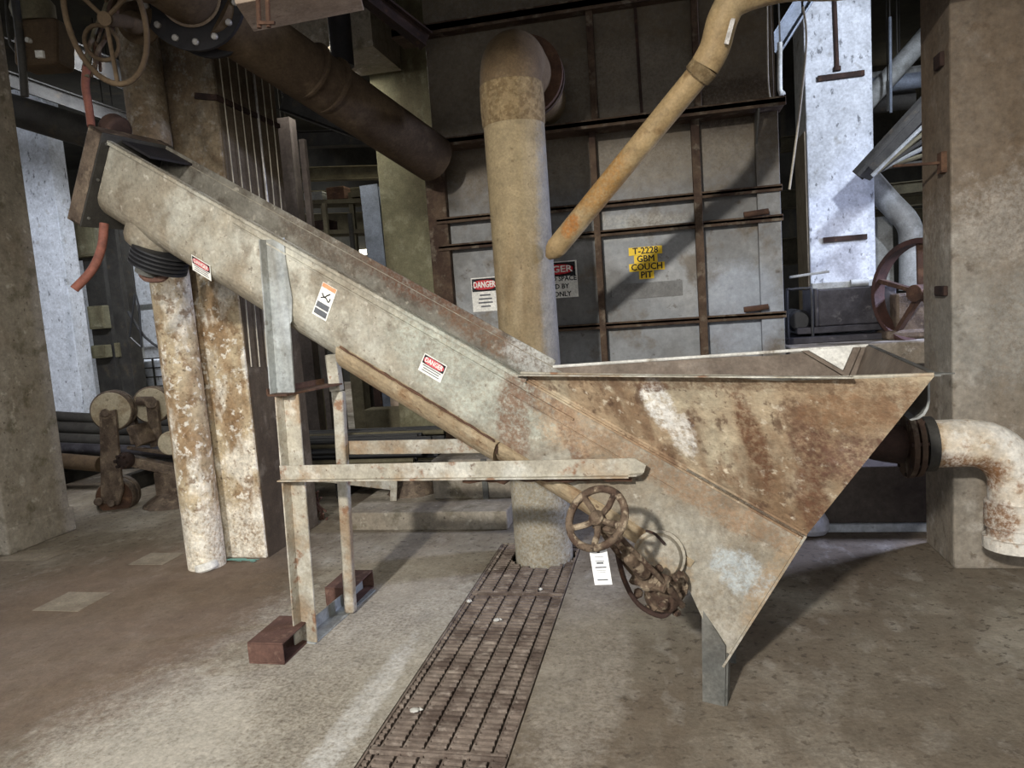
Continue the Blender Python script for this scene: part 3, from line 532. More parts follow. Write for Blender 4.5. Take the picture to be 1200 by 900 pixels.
# discharge chute, bellows and clamp under the upper end
dz = -_n(UV - AX * .04); dc = T(.30, TW / 2 - .01, -.33)
m = MB(); m.lathe(dc - AX * .045, dz, [(-.02, .135), (.06, .135), (.09, .125), (.11, .10)], 32); m.build('discharge_chute', 'trough', conv)
ds = dc + AX * .03 + dz * .075
prof = []
for k in range(5): prof += [(k * .021, .122), (k * .021 + .006, .140), (k * .021 + .015, .140), (k * .021 + .020, .122)]
MB().lathe(ds, dz, prof, 36).build('bellows', 'black', conv)
e0 = ds + dz * .105
m = MB(); m.hollow(e0 - AX * .055 - dz * .02, e0 - AX * .055 + dz * .055, .062, .045, 28); m.build('mesh_guard', 'galvanised_dark', conv)
m = MB(); m.tube([e0 - AX * .12 - dz * .03, e0 - AX * .115 + dz * .05, e0 - AX * .06 + dz * .085, e0 + AX * .05 + dz * .035, e0 + AX * .065 - dz * .01], .017, 8, sub=3); m.build('clamp', 'rust_red', conv)
# stand
fx = A
m = MB(); m.angle(G(-.05, .0, .006), G(-.01, .0, 1.175), D * .085, -W * .055, .007); m.build('post', 'beam_paint', conv)
tp = G(-.012, -.004, 1.865); m = MB(); m.angle(G(-.035, -.012, 1.185), tp, D * .10, -W * .045, .007); m.prism([G(.05, -.004, 1.80), G(.085, -.004, 1.78), G(.10, -.004, 1.60), G(.085, -.004, 1.50), G(.05, -.004, 1.46)], -W * .005); m.build('upper_post', 'galvanised', conv)
rp0 = onfloor(411, 717, .006); rp1 = at(397, 458, rp0[1]); rp2 = at(389, 415, rp0[1]); m = MB(); m.beam(rp0, rp1, .055, .05, up=(0, 1, 0)); m.build('post', 'beam_paint', conv, bevel=.012, seg=3); m = MB(); m.beam(rp1 + V3((-.01, 0, .0)), rp2, .06, .05, up=(0, 1, 0)); m.build('upper_post', 'beam_paint', conv, bevel=.006)
m = MB(); m.obox(G(.015, .13, 1.180), D * .055, W * .20, UPZ * .004); m.obox(G(-.04, .13, 1.195), D * .004, W * .20, UPZ * .015); m.build('cross_strap', 'rust', conv)
m = MB(); m.angle(V3(onfloor(352, 752, .004)), V3(onfloor(425, 690, .004)), UPZ * .06, D * .085, .006); m.build('foot_plate', 'galvanised', conv)
m = MB(); m.angle(G(-.02, -.062, .795), G(1.59, -.062, .859), UPZ * .065, -W * .028, .006); m.prism([G(1.59, -.065, .859), G(1.59, -.065, .924), G(1.61, -.065, .924), G(1.65, -.065, .90), G(1.64, -.065, .872)], W * .006); m.prism([G(1.59, -.062, .862), G(1.635, -.062, .866), G(1.62, -.09, .864), G(1.59, -.09, .862)], UPZ * .006); m.build('beam', 'beam_paint', conv)
m = MB(); m.angle(G(.02, TW + .062, .82), G(1.625, TW + .062, .86), UPZ * .065, W * .028, .006); m.build('beam', 'beam_paint', conv)
m = MB(); rr_ = random.Random(4)
pl = [G(.9 + k * .03, -.05 + rr_.uniform(-.008, .008), .818 + k * .03 * .04 + rr_.uniform(-.006, .006)) for k in range(24)]; m.tube(pl, .010, 7, rad=[rr_.uniform(.005, .013) for _ in pl]); m.build('rust_crust', 'rust', conv)
m = MB(); m.obox(G(1.2, .01, .865), D * .03, W * .07, UPZ * .03); m.obox(G(1.2, TW - .01, .865), D * .03, W * .07, UPZ * .03); m.build('mounting_lug', 'rust', conv)
# lower end sheets
tip = .582
for w in (-.004, TW + .0):
    m = MB(); m.prism([T(LT, w, 0), T(LT, w, -tip), T(3.295, w, -.385), T(3.20, w, -.30), T(3.1, w, -.26), T(3.1, w, 0)], W * .004); m.obox(T(LT - .002, w + (0.0 if w > 0 else -.006), -tip / 2), AX * .004, W * .010, UV * tip / 2)
    m.build('end_sheet', 'trough', conv)
m = MB(); m.obox(T(LT - .004, TW / 2, -tip / 2 + .03), AX * .003, W * TW / 2, UV * (tip / 2 - .03)); m.build('end_wall', 'trough', conv)
m = MB(); lg0 = T(LT - .02, -.002, -tip + .05)
b0 = onfloor(824, 821); b1 = onfloor(850, 827)
m.plate([b0, b1, b1 + V3((.012, .0, .23)), b0 + V3((.012, .0, .36))], .007); m.plate([b1, b1 + W * .06, b1 + W * .06 + V3((.012, 0, .20)), b1 + V3((.012, 0, .20))], .007)
m.build('leg', 'galvanised_dark', conv)
m = MB(); m.plate([b0 + W * .33, b1 + W * .33, b1 + W * .33 + V3((.012, .0, .23)), b0 + W * .33 + V3((.012, .0, .36))], .007); m.build('leg', 'galvanised_dark', conv)
# hopper
K = V3((.686, 2.131, 1.235)); K2 = V3((.789, 3.214, 1.235)); P2 = T(2.385, 0, 0); P2b = T(2.40, TW, 0); P3b = T(LT, TW, 0)
hop = MB()
def sub_tri(mb, a, b, c, t, n=10, dent=.008):           # hammered sheet triangle with thickness
    a, b, c = map(V3, (a, b, c)); nr = _n(np.cross(b - a, c - a)); idx = {}; vs = []
    rnd = random.Random(3)
    for i in range(n + 1):
        for j in range(n + 1 - i):
            p = a + (b - a) * i / n + (c - a) * j / n
            inside = (0 < i < n) and (0 < j) and (i + j < n)
            if j == 0 and 0 < i < n: p = p + V3((0, 0, -.014 * math.sin(PI * (i / n)) * (1.4 if i / n > .6 else .6)))
            if inside: p = p + nr * rnd.uniform(-dent, dent) * .5
            idx[(i, j)] = len(vs); vs.append(p)
    fs = []
    for i in range(n):
        for j in range(n - i):
            fs.append((idx[(i, j)], idx[(i + 1, j)], idx[(i, j + 1)]))
            if i + j < n - 1: fs.append((idx[(i + 1, j)], idx[(i + 1, j + 1)], idx[(i, j + 1)]))
    n0 = len(vs); vs2 = vs + [p + nr * t for p in vs]; f2 = fs and [f[::-1] for f in fs] + [tuple(k + n0 for k in f) for f in fs]
    per = [idx[(i, 0)] for i in range(n)] + [idx[(n - j, j)] for j in range(n)] + [idx[(0, n - j)] for j in range(n)]
    for q in range(len(per)):
        x, y = per[q], per[(q + 1) % len(per)]; f2.append((x, y, y + n0, x + n0))
    mb.add(vs2, f2, True); return mb
sub_tri(MB(), P2, K, P3, -.005).build('hopper_panel', 'hopper', conv)
sub_tri(MB(), P2b, K2, P3b, .005).build('hopper_panel', 'hopper_inside', conv)
m = MB(); m.plate([P3, K, K2, P3b], .005); m.build('hopper_panel', 'hopper_inside', conv)
# rim lips
m = MB(); q = [P2 + (K - P2) * k / 10 + V3((0, 0, -.014 * math.sin(PI * k / 10) * (1.4 if k > 6 else .6) + .002)) for k in range(11)]
m.tube(q, .006, 8); m.obox((P2 + K) / 2 + V3((-.1, .012, -.002)), (K - P2) / 2 * .86, W * .014, UPZ * .002); m.build('rim', 'beam_paint', conv)
m = MB(); m.tube([P2b, K2], .007, 8); m.build('rim', 'worn_white', conv)
m = MB(); m.obox((K + K2) / 2 + D * .008, (K2 - K) / 2, D * .008, UPZ * .003); m.prism([K - D * .01, K + D * .05 + W * .02, K + W * .05], UPZ * .004); m.build('rim', 'galvanised_dark', conv)
m = MB(); cn = K2 + (P3b - K2) * .20; GG = P2b + (K2 - P2b) * .78; m.plate([GG + V3((.02, -.01, -.002)), K2 + V3((-.03, -.02, -.002)), cn + V3((-.04, -.03, 0))], .004); cg = m.build('corner_gusset', 'hopper_inside', conv)
tri = [GG + V3((.02, -.01, -.002)), K2 + V3((-.03, -.02, -.002)), cn + V3((-.04, -.03, 0))]; cen = sum(tri) / 3; MB().plate([cen + (q - cen) * .74 + V3((-.008, -.008, .012)) for q in tri], .004).build('worn_patch', 'worn_white', cg)
l0 = at(1090, 447, 2.30); l1 = at(1090, 470, 2.30); l2 = at(1084, 486, 2.30); l3 = at(1068, 493, 2.30)
m = MB(); l4 = at(1088, 479, 2.30); l5 = at(1077, 491, 2.30); L_ = [l0, l1, l4, l2, l5, l3]
for i in range(5): m.prism([L_[i], L_[i + 1], L_[i + 1] + V3((.05, .5, 0)), L_[i] + V3((.05, .5, 0))], V3((-.006, 0, .004)))
m.build('curved_lip', 'galvanised', conv)
# stickers
def sticker(c, x, y, w, h, kind):
    t = rect(MB(), c, x, y, w, h, .0012).build('warning_label', 'sign_white', conv); nz = np.cross(_n(x), _n(y)); x = _n(x); y = _n(y); c = V3(c)
    if kind == 'danger':
        rect(MB(), c + y * h * .22 + nz * .0012, x, y, w * .92, h * .46, .0008).build('header', 'ink', t)
        oval(MB(), c + y * h * .22, x, y, w * .86, h * .40, .0021, .0006).build('oval', 'sign_pink', t)
        lettering(MB(), 'DANGER', c + y * h * .22, x, y, h * .36, depth=.0032, squash=w * .8 / (h * .36) / 4.2).build('header_lettering', 'sign_white', t)
        m = MB()
        for k in range(3): rect(m, c - y * h * (.10 + .13 * k) + nz * .0012, x, y, w * (.8, .7, .75)[k], h * .05, .0004)
        m.build('text_lines', 'grey_ink', t)
    else:
        rect(MB(), c + y * h * .43 + nz * .0012, x, y, w * .94, h * .12, .0006).build('header', 'sign_orange', t)
        m = MB(); rect(m, c - y * h * .15 + nz * .0012, x, y, w * .86, h * .17, .0006); rect(m, c - y * h * .36 + nz * .0012, x, y, w * .86, h * .17, .0006); m.build('text_block', 'grey_ink', t)
        m = MB(); q = [c + x * w * a + y * h * b + nz * .0014 for a, b in ((-.3, .2), (-.1, .12), (.05, .2), (.2, .28))]; m.tube(q, h * .02, 6, sub=4)
        q = [c + x * w * a + y * h * b + nz * .0014 for a, b in ((-.3, .06), (0, .12), (.25, .04), (.3, .16))]; m.tube(q, h * .018, 6, sub=4); m.build('pictogram', 'ink', t)
tl = .42; yv = _n(UV * math.cos(tl) - W * math.sin(tl))
sticker(T(.735, .012, -.325), AX, yv, .125, .085, 'danger')
sticker(T(1.44, -.0015, -.155), AX, UV, .080, .150, 'guard')
sticker(T(2.03, -.0015, -.165), AX, UV, .115, .078, 'danger')

# ---- valve on the trough drain
vb = V3(at(774, 694, 2.50)); wc = V3(at(699, 607, 2.24)); vax = _n(wc - vb); a_, s_, t_ = frame(vax)
MB().lathe(V3(at(772, 652, 2.62)), W * .9 - UV * .25, [(-.035, .055), (-.03, .076), (-.01, .084), (.0, .084), (.001, .095), (.02, .095), (.021, .084), (.16, .084)], 28).build('drain_stub', 'trough', conv)
m = MB(); rnd = random.Random(5)
m.lathe(vb, vax, [(-.075, .030), (-.06, .050), (-.02, .056), (.01, .046), (.03, .030), (.075, .026), (.08, .042), (.10, .042), (.105, .02)], 14)
m.lathe(vb - vax * .02, W, [(-.04, .045), (-.02, .062), (.0, .062), (.005, .045), (.09, .045), (.092, .07), (.12, .07)], 16)
for k in range(34):
    q = vb + vax * rnd.uniform(-.09, .09) + s_ * rnd.uniform(-.06, .06) + t_ * rnd.uniform(-.05, .05); m.lathe(q, V3((rnd.uniform(-1, 1), rnd.uniform(-1, 1), rnd.uniform(-1, 1))), [(-.014, .006), (-.006, rnd.uniform(.010, .018)), (.006, rnd.uniform(.012, .02)), (.016, .006)], 6, smooth=False)
valve = m.build('gate_valve', 'valve_rust', conv)
m = MB(); m.cyl(vb, wc, .011, 12); m.lathe(vb + vax * .12, vax, [(0, .016), (.01, .027), (.13, .027), (.14, .014)], 16)
for k in (-1, 1):
    m.tube([vb + s_ * .058 * k + vax * .06, vb + s_ * .06 * k + vax * .14, vb + s_ * .05 * k + vax * .22, wc + s_ * .03 * k - vax * .06], .0095, 8, sub=3)
    m.tube([vb + s_ * .055 * k - vax * .07, vb + s_ * .06 * k + vax * .0, vb + s_ * .058 * k + vax * .08], .012, 8, sub=3)
m.obox(wc - vax * .05, s_ * .035, t_ * .016, vax * .012); m.obox(vb + vax * .085, s_ * .07, t_ * .03, vax * .010); m.build('yoke', 'valve_rust', valve, bevel=.003)
m = MB(); wn = _n(V3((-.30, -1, .25)) * .45 + vax * .9); aa, ss, tt = frame(wn); ring = [wc + (ss * math.cos(k * PI / 18) + tt * math.sin(k * PI / 18)) * .098 for k in range(36)]
m.tube(ring, .0125, 10, closed=True); m.lathe(wc - wn * .03, wn, [(0, .022), (.035, .026), (.05, .014)], 12)
for k in range(5):
    an = k * 2 * PI / 5 + .75; d_ = ss * math.cos(an) + tt * math.sin(an); m.tube([wc + d_ * .015 - wn * .012, wc + d_ * .05 - wn * .016, wc + d_ * .095], .0105, 8)
m.build('handwheel', 'valve_rust', valve)
m = MB(); m.tube([at(722, 640, 2.40), at(731, 678, 2.42), at(748, 708, 2.45), at(775, 722, 2.48), at(790, 712, 2.5)], .009, 8, sub=4); m.build('drain_rod', 'rust_dark', valve)
m = MB(); m.tube([at(757, 622, 2.60), at(768, 626, 2.585), at(779, 638, 2.58)], .005, 8, sub=3); m.build('bent_rod', 'rust_dark', valve)
# paper tag
tc_ = at(704, 664, 2.20); t = thing('paper_tag', 'white paper tag with printed lines hanging under the rusty handwheel', 'tag', tc_)
tx = _n(V3((1, -.15, .10))); ty = _n(np.cross(V3((0, -1, 0)), tx)); ty = _n(np.cross(np.cross(tx, UPZ), tx)); nz = np.cross(tx, ty)
rect(MB(), tc_, tx, ty, .056, .116, .001).build('card', 'tag_paper', t)
m = MB()
for k, (yy, ww, hh) in enumerate(((.032, .028, .0015), (.018, .03, .002), (.012, .022, .006), (-.002, .036, .004), (-.012, .03, .0012), (-.018, .026, .0012), (-.042, .034, .004))): rect(m, tc_ + ty * yy + nz * .001, tx, ty, ww, hh, .0003)
m.build('printed_lines', 'grey_ink', t)
m = MB(); oval(m, tc_ + ty * .049, tx, ty, .010, .010, .001, .0006); m.tube([tc_ + ty * .049 + nz * .001, tc_ + ty * .075 + nz * .003, wc - UPZ * .10], .0012, 6); m.build('tie', 'ink', t)

# ================================================================== red tube feet
def tube_box(label, x0, x1, y0, y1, h):
    t = 0.008; m = MB().box(x0, x1, y0, y1, 0, t).box(x0, x1, y0, y1, h - t, h).box(x0, x1, y0, y0 + t, t, h - t).box(x0, x1, y1 - t, y1, t, h - t)
    tag(m.build('steel_tube', 'rust_red', loc=((x0 + x1) / 2, (y0 + y1) / 2, 0), bevel=.004), label, 'block', 'steel tube blocks beside the stand')
tube_box('short red rusty square steel tube lying in front of the stand post', -1.895, -1.72, 2.79, 3.075, .10)
tube_box('short red rusty steel tube lying behind the rear stand post', -1.83, -1.665, 3.42, 3.68, .10)

# ================================================================== floor grating
def grating(label, y0, y1):
    m = MB(); x0, x1 = TX0 + .01, TX1 - .01; h = .028
    rods = [x0 + .035 + .082 * k for k in range(7) if x0 + .035 + .082 * k < x1]
    y = y0 + .012
    while y < y1 - .006:
        edges = [x0] + rods + [x1]
        for a, b in zip(edges[:-1], edges[1:]):
            a2, b2 = a + (.004 if a > x0 else 0), b - (.013 if b < x1 else 0)
            if abs(y - PY) < PR + .02:
                hw = math.sqrt(max(0, (PR + .02) ** 2 - (y - PY) ** 2))
                if b2 > PX - hw and a2 < PX + hw:
                    if a2 < PX - hw: b2 = PX - hw
                    elif b2 > PX + hw: a2 = PX + hw
                    else: continue
            if b2 - a2 > .008: m.box(a2, b2, y - .008, y + .008, -h, -.002 + .0015 * math.sin(y * 91 + a * 37))
        y += .034
    for x in rods:
        if abs(x - PX) < PR + .02 and y1 > PY - PR: ye = min(y1, PY - math.sqrt((PR + .02) ** 2 - (x - PX) ** 2))
        else: ye = y1
        m.box(x - .004, x + .004, y0, ye, -.022, -.006)
    o = thing('floor_grating', label, 'grating', ((x0 + x1) / 2, (y0 + y1) / 2, 0), 'rusty grating panels in the floor trench')
    m.build('bars', 'grate', o)
    b = MB().box(x0 - .004, x0 + .004, y0, y1, -h, .002).box(x1 - .004, x1 + .004, y0, y1, -h, .002).box(x0, x1, y0, y0 + .006, -h, .002)
    if y1 < 4: b.box(x0, x1, y1 - .006, y1, -h, .002)
    b.build('edge_bar', 'grate', o)
grating('brown floor grating panel nearest the camera, cut by the picture bottom', 1.0, 2.235)
grating('long brown grating panel with two white scraps, between nearest and rear panels', 2.245, 3.62)
grating('rear brown floor grating panel around the foot of the vertical pipe', 3.63, 4.40)
for (px, py, s, lab) in ((486, 834, .020, 'white scrap of debris on left side of nearer grating'), (582, 728, .017, 'white scrap of debris in middle of the grating'), (633, 692, .008, 'tiny white chip on the grating near the vertical pipe'), (549, 706, .012, 'small pale scrap near left edge of the grating')):
    c = onfloor(px, py); m = MB(); m.lathe(c + V3((0, 0, .0)), (rnd.uniform(-.3, .3), .2, 1), [(.002, s * .9), (.008, s), (.014, s * .5)], 7); m.add([c + V3((s, 0, .004)), c + V3((s * 1.6, s * .5, .004)), c + V3((s * .6, s, .01)), c + V3((s, .2 * s, .016))], [(0, 1, 3), (1, 2, 3), (2, 0, 3), (0, 2, 1)])
    tag(m.build('debris', 'worn_white', loc=c), lab, 'debris', 'debris on the grating')
m = MB(); c = onfloor(285, 658); q = [c + V3((rnd.uniform(-.16, .12), rnd.uniform(-.04, .04), rnd.uniform(.003, .02))) for k in range(16)]; m.tube(q, .0025, 6, sub=4)
tag(m.build('thread_tangle', 'teal', loc=c), 'tangle of pale green thread on the floor at the pillar base', 'thread')

# ================================================================== white elbow pipe right
ey = 3.72
e0 = V3(at(1095, 520, ey)); e1 = V3(at(1150, 524, ey)); rr = (at(1120, 492, ey)[2] - at(1120, 547, ey)[2]) / 2
ex = at(1190, 600, ey)[0]; ez0 = at(1185, 640, ey)[2]; zc_ = e0[2] + .0
t = thing('elbow_pipe', 'white and rust stained elbow pipe at right edge with dark flanges', 'pipe', (ex, ey, 0))
m = MB(); Rb = .20; pts = [(e0[0] - .02, ey, zc_)] + [(ex - Rb + Rb * math.sin(a), ey, zc_ - Rb + Rb * math.cos(a)) for a in np.linspace(0, PI / 2, 10)] + [(ex, ey, ez0 + .14)]
m.tube(pts, rr, 36); m.build('elbow', 'white_pipe', t)
m = MB(); m.lathe((ex, ey, ez0 + .16), (0, 0, -1), [(-.06, rr + .003), (-.055, rr + .014), (.06, rr + .016), (.062, rr + .004), (.11, rr + .006), (.112, rr + .02), (.165, rr + .022), (.17, rr - .02)], 36); m.build('socket', 'white_pipe', t)
xs = e0[0] - .01
m = MB(); m.lathe((xs, ey, zc_), (-1, 0, 0), [(0, rr), (.001, rr + .018), (.045, rr + .018), (.046, rr)], 36); m.build('collar', 'steel_dark', t)
for q, e in ((.062, .042), (.096, .046)): MB().lathe((xs - q, ey, zc_), (-1, 0, 0), [(0, rr), (.001, rr + e), (.024, rr + e), (.025, rr)], 40).build('flange', 'rib', t)
m = MB(); m.tube([(xs - .13, ey, zc_), (xs - .24, ey, zc_ + .02), (xs - .36, ey + .05, zc_ + .06), (xs - .46, ey + .2, zc_ + .1)], rr - .02, 24, sub=3); m.build('rusted_stub', 'rust_dark', t)
for k in range(8):
    an = k * PI / 4 + .2; MB().cyl((xs - .128, ey + math.sin(an) * (rr + .03), zc_ + math.cos(an) * (rr + .03)), (xs - .055, ey + math.sin(an) * (rr + .03), zc_ + math.cos(an) * (rr + .03)), .009, 8).build('bolt', 'rust_dark', t)

# ================================================================== machinery right rear
gy = 6.0
g0 = at(922, 405, gy); g1 = at(1075, 395, gy); zb = g1[2]
t = thing('gearbox_base', 'dark oily motor base frame on a concrete ledge right of the tank', 'machine', ((g0[0] + g1[0]) / 2, gy, zb))
m = MB(); m.box(g0[0], g1[0] + .1, gy - .05, gy + .7, zb, zb + .05).box(g0[0] + .08, g1[0], gy, gy + .6, zb + .07, zb + .12); m.build('skid', 'motor_dark', t, bevel=.006)
c0 = at(952, 340, gy); m = MB().box(at(960, 370, gy)[0], at(1052, 370, gy)[0], gy + .02, gy + .5, zb + .12, c0[2]).box(at(960, 370, gy)[0] - .03, at(960, 370, gy)[0], gy, gy + .52, zb + .12, c0[2] + .01); m.build('housing', 'motor_dark', t, bevel=.01)
m = MB(); hl, hr = at(922, 340, gy), at(951, 343, gy); m.tube([(hl[0], gy, zb + .03), (hl[0], gy, hl[2] - .03), (hl[0] + .03, gy, hl[2]), (hr[0] - .03, gy, hl[2]), (hr[0], gy, hl[2] - .03), (hr[0], gy, zb + .03)], .012, 8, sub=3); m.build('hoop', 'black', t)
m = MB(); m.cyl((hl[0] + .1, gy + .1, zb + .17), (hl[0] + .1, gy + .5, zb + .17), .09, 20, bev=.02); m.build('motor', 'black', t)
m = MB(); c = at(985, 332, gy); m.box(at(955, 335, gy)[0], at(1042, 335, gy)[0], gy + .1, gy + .16, c0[2], c0[2] + .05).cyl((at(1000, 330, gy)[0], gy + .1, c0[2] + .03), (at(1022, 330, gy)[0], gy + .1, c0[2] + .03), .03, 12); m.beam(at(925, 325, gy), at(972, 318, gy), .02, .02); m.build('cover', 'steel_pale', t, bevel=.004)
py_ = 5.7; pc = at(1080, 343, py_); t = thing('belt_pulley', 'rust red grooved belt pulley with spokes beside the brown right column', 'pulley', (pc[0], py_, pc[2]))
prr = .38; ax_ = _n(V3((-.80, -.60, 0)))
m = MB(); m.hollow(pc - ax_ * .06, pc + ax_ * .05, prr - .01, prr - .035, 48)
for k in range(4): m.hollow(pc + ax_ * (-.06 + k * .028), pc + ax_ * (-.048 + k * .028), prr + .004, prr - .02, 48)
m.build('rim', 'pulley_red', t)
m = MB(); a_, s2, t2 = frame(ax_); m.cyl(pc - ax_ * .08, pc + ax_ * .08, .06, 20)
for k in range(5):
    an = k * 2 * PI / 5 + .3; d_ = s2 * math.cos(an) + t2 * math.sin(an); m.beam(pc + d_ * .03, pc + d_ * (prr - .02), .05, .03)
m.build('spoke', 'rust', t)
t = thing('bearing_pedestal', 'rusty pedestal carrying the red belt pulley behind right column', 'pedestal', (pc[0], py_ + .1, zb))
m = MB().box(pc[0] - .12, pc[0] + .3, py_ + .16, py_ + .34, zb - .0, pc[2] - .0).box(pc[0] - .2, pc[0] + .3, py_ + .12, py_ + .4, zb, zb + .07); m.build('body', 'greasy', t, bevel=.02)
# ledge that carries them
m = MB().box(at(921, 405, 5.8)[0], 3.2, 5.62, 7.2, zb - .16, zb); m.box(at(1020, 430, 5.8)[0], at(1078, 430, 5.8)[0] + .1, 5.75, 6.2, 0, zb - .16).box(2.6, 3.2, 5.75, 6.6, 0, zb - .16)
tag(m.build('concrete_ledge', 'concrete', loc=(2.0, 5.8, 0), bevel=.01), 'grey concrete ledge carrying the dark motor base', 'ledge')
m = MB(); c = at(960, 548, 4.62); m.box(.70, 1.95, 4.62, 5.1, .05, c[2]); tag(m.build('concrete_curb', 'concrete_dark', loc=(1.0, 4.62, 0), bevel=.01), 'dark concrete curb behind the hopper next to right column', 'curb')
m = MB().box(.66, 1.97, 4.60, 5.12, 0, .05); tag(m.build('base_slab', 'white_pillar', loc=(1.0, 4.6, 0), bevel=.006), 'thin pale paint spattered slab under the dark curb', 'slab')
sc = onfloor(951, 628); m = MB(); m.lathe(sc + V3((.0, .05, 0)), (0, .1, 1), [(0, .09), (.03, .115), (.08, .11), (.13, .085), (.16, .04)], 18); tag(m.build('sack', 'sack', loc=sc), 'small pale sack on the floor behind the hopper tip', 'sack')
# background pipes right
def bgpipe(name, label, pts, r, mat, cat='pipe', sub=1, seg=16):
    p = [V3(at(*q)) for q in pts]; o = tag(MB().tube(p, r, seg, sub=sub).build(name, mat, loc=p[0]), label, cat)
    if p[0][1] > 4 and cat != 'cable': hang(o, p[0] + (p[-1] - p[0]) * .5 if len(pts) == 2 else p[0])
    return o
def hang(o, p): MB().beam((p[0], p[1], p[2]), (p[0], p[1], 5.6), .012, .012, up=(0, 1, 0)).build('hanger', 'steel_dark', o)
bgpipe('pipe', 'white diagonal pipe rising to the right above the white column', [(1005, 132, 9), (1100, 25, 9)], .10, 'steel_pale')
bgpipe('pipe', 'pale bent pipe dropping behind the red pulley', [(1005, 195, 8.2), (1040, 235, 8.2), (1064, 262, 8.2), (1068, 290, 8.2), (1068, 340, 8.2)], .115, 'steel_pale', sub=4)
bgpipe('pipe', 'upper thin level pipe between white column and brown column', [(1020, 90, 10), (1090, 80, 10)], .05, 'steel_pale')
bgpipe('pipe', 'grey level pipe just under the upper thin one at right', [(1020, 101, 9.5), (1090, 92, 9.5)], .09, 'steel_blue')
bgpipe('pipe', 'dark grey level pipe low in the gap right of white column', [(1020, 122, 9.8), (1070, 116, 9.8)], .12, 'steel_dark')
bgpipe('hanger_rod', 'long thin hanger rod in the gap right of white column', [(1043, 20, 8.6), (1044, 132, 8.6)], .015, 'steel_blue', 'rod')
bgpipe('hanger_rod', 'short thin hanger rod beside the long one, right of white column', [(1040, 95, 8.7), (1041, 130, 8.7)], .015, 'steel_pale', 'rod')
p0, p1 = V3(at(1012, 208, 7.3)), V3(at(1120, 92, 7.0)); t = thing('cable_tray', 'slanting grey cable tray loaded with old rods, right of white column', 'tray', p0)
m = MB(); m.beam(p0, p1, .45, .03).beam(p0 + V3((0, -.22, .05)), p1 + V3((0, -.22, .05)), .03, .12).beam(p0 + V3((0, .22, .05)), p1 + V3((0, .22, .05)), .03, .12); m.build('tray', 'steel_dark', t)
for k in range(6): MB().cyl(V3(at(1022 + 3 * k, 206 - 2 * k, 6.9)), V3(at(1085, 145 + 9 * k, 6.7)), .018, 8).build('rod', ('steel_pale', 'steel_olive', 'steel_dark')[k % 3], t)
for (a, b, lab) in (((1018, 225, 10), (1100, 216, 10), 'upper tan crossbeam low in the gap by the brown column'), ((1018, 240, 10.4), (1100, 232, 10.4), 'lower tan crossbeam low in the gap by the brown column'), ((1018, 255, 11), (1100, 249, 11), 'dark crossbeam behind the bent pale pipe')):
    p = V3(at(*a)); tag(MB().ibeam(p, at(*b), .15, .14).build('crossbeam', 'steel_olive', loc=p), lab, 'beam')
p = at(1034, 320, 8.6); tag(MB().beam((p[0], 8.6, 0), (p[0] - .02, 8.6, at(1030, 255, 8.6)[2]), .2, .2, up=(0, 1, 0)).build('steel_post', 'steel_pale', loc=(p[0], 8.6, 0)), 'short pale post standing right of the white blue lit column', 'post')
bgpipe('cable', 'thin pale cable hanging between tank and white column', [(941, 8, 5.2), (945, 50, 5.2), (936, 140, 5.2), (925, 222, 5.2)], .007, 'wire', 'cable', sub=5, seg=8)
bgpipe('cable', 'thin pale cable down the upper right corner of tank', [(899, 6, 5.22), (900, 90, 5.22), (903, 118, 5.22)], .005, 'wire', 'cable', sub=4, seg=8)
bgpipe('conduit', 'white conduit hanging at the right edge of upper tank', [(914, 50, 6.4), (914, 105, 6.4), (919, 108, 6.4)], .02, 'steel_pale', 'conduit', sub=3)
for (a, b, w, lab) in (((905, 60, 6.8), (955, -20, 6.8), .14, 'slanted grey girder in the gap between tank and white column'), ((915, 170, 9), (955, 165, 9), .16, 'level olive girder in the gap between tank and white column'), ((915, 235, 9), (955, 231, 9), .2, 'lower olive girder in the gap right of the tank'), ((915, 296, 9), (955, 292, 9), .3, 'lowest broad olive girder in the gap right of the tank')):
    p = V3(at(*a)); tag(MB().ibeam(p, at(*b), w * .8, w).build('girder', 'steel_olive' if w != .14 else 'steel_blue', loc=p), lab, 'beam')

# ================================================================== overhead left
fy_ = 3.55
q0 = V3(at(205, -28, 3.35)); q1 = V3(at(508, 186, 5.1)); qa = _n(q1 - q0)
t = thing('overhead_pipe', 'large dark brown overhead pipe slanting from black flange down to the tank', 'pipe', q0)
m = MB(); m.cyl(V3(at(222, -8, 3.45)) + qa * .12, q1, .165, 40); m.build('pipe', 'duct_brown', t)
fc = V3(at(222, -8, 3.45)); cd = _n(CAM - fc); nf = _n(-qa * .45 + cd * .8)
m = MB(); m.tube([fc - nf * .16 + qa * .12, fc - nf * .05, fc + nf * .10, fc + nf * .2 + V3((-.08, 0, .06)), V3(at(140, -50, 3.1)), V3(at(70, -120, 3.0))], .148, 36, sub=5); m.build('elbow', 'duct_brown', t)
def bolted(off, rad):
    f = MB().lathe(fc - nf * off + qa * off * 1.2, -nf, [(0, .160), (0, rad), (.036, rad), (.038, .160)], 56).build('flange', 'flange_black', t)
    if off: return
    a, s, u = frame(nf)
    for k in range(14):
        an = k * PI / 7 + .25; c = fc + (s * math.cos(an) + u * math.sin(an)) * (rad - .04); MB().cyl(c - nf * .01, c + nf * .018, .017, 10, bev=.004).build('bolt', 'bolt', f)
bolted(0, .265); bolted(.06, .25)
MB().lathe(fc + nf * .004, nf, [(0, .154), (.01, .160), (.02, .154)], 44).build('gasket_ring', 'tan_beam', t)
for s_k, r_ in ((.42, .172), (.50, .174)):
    c = q0 + (q1 - q0) * s_k; MB().lathe(c, qa, [(0, .166), (.004, r_), (.02, r_), (.024, .166)], 40).build('seam_ring', 'duct_brown', t)
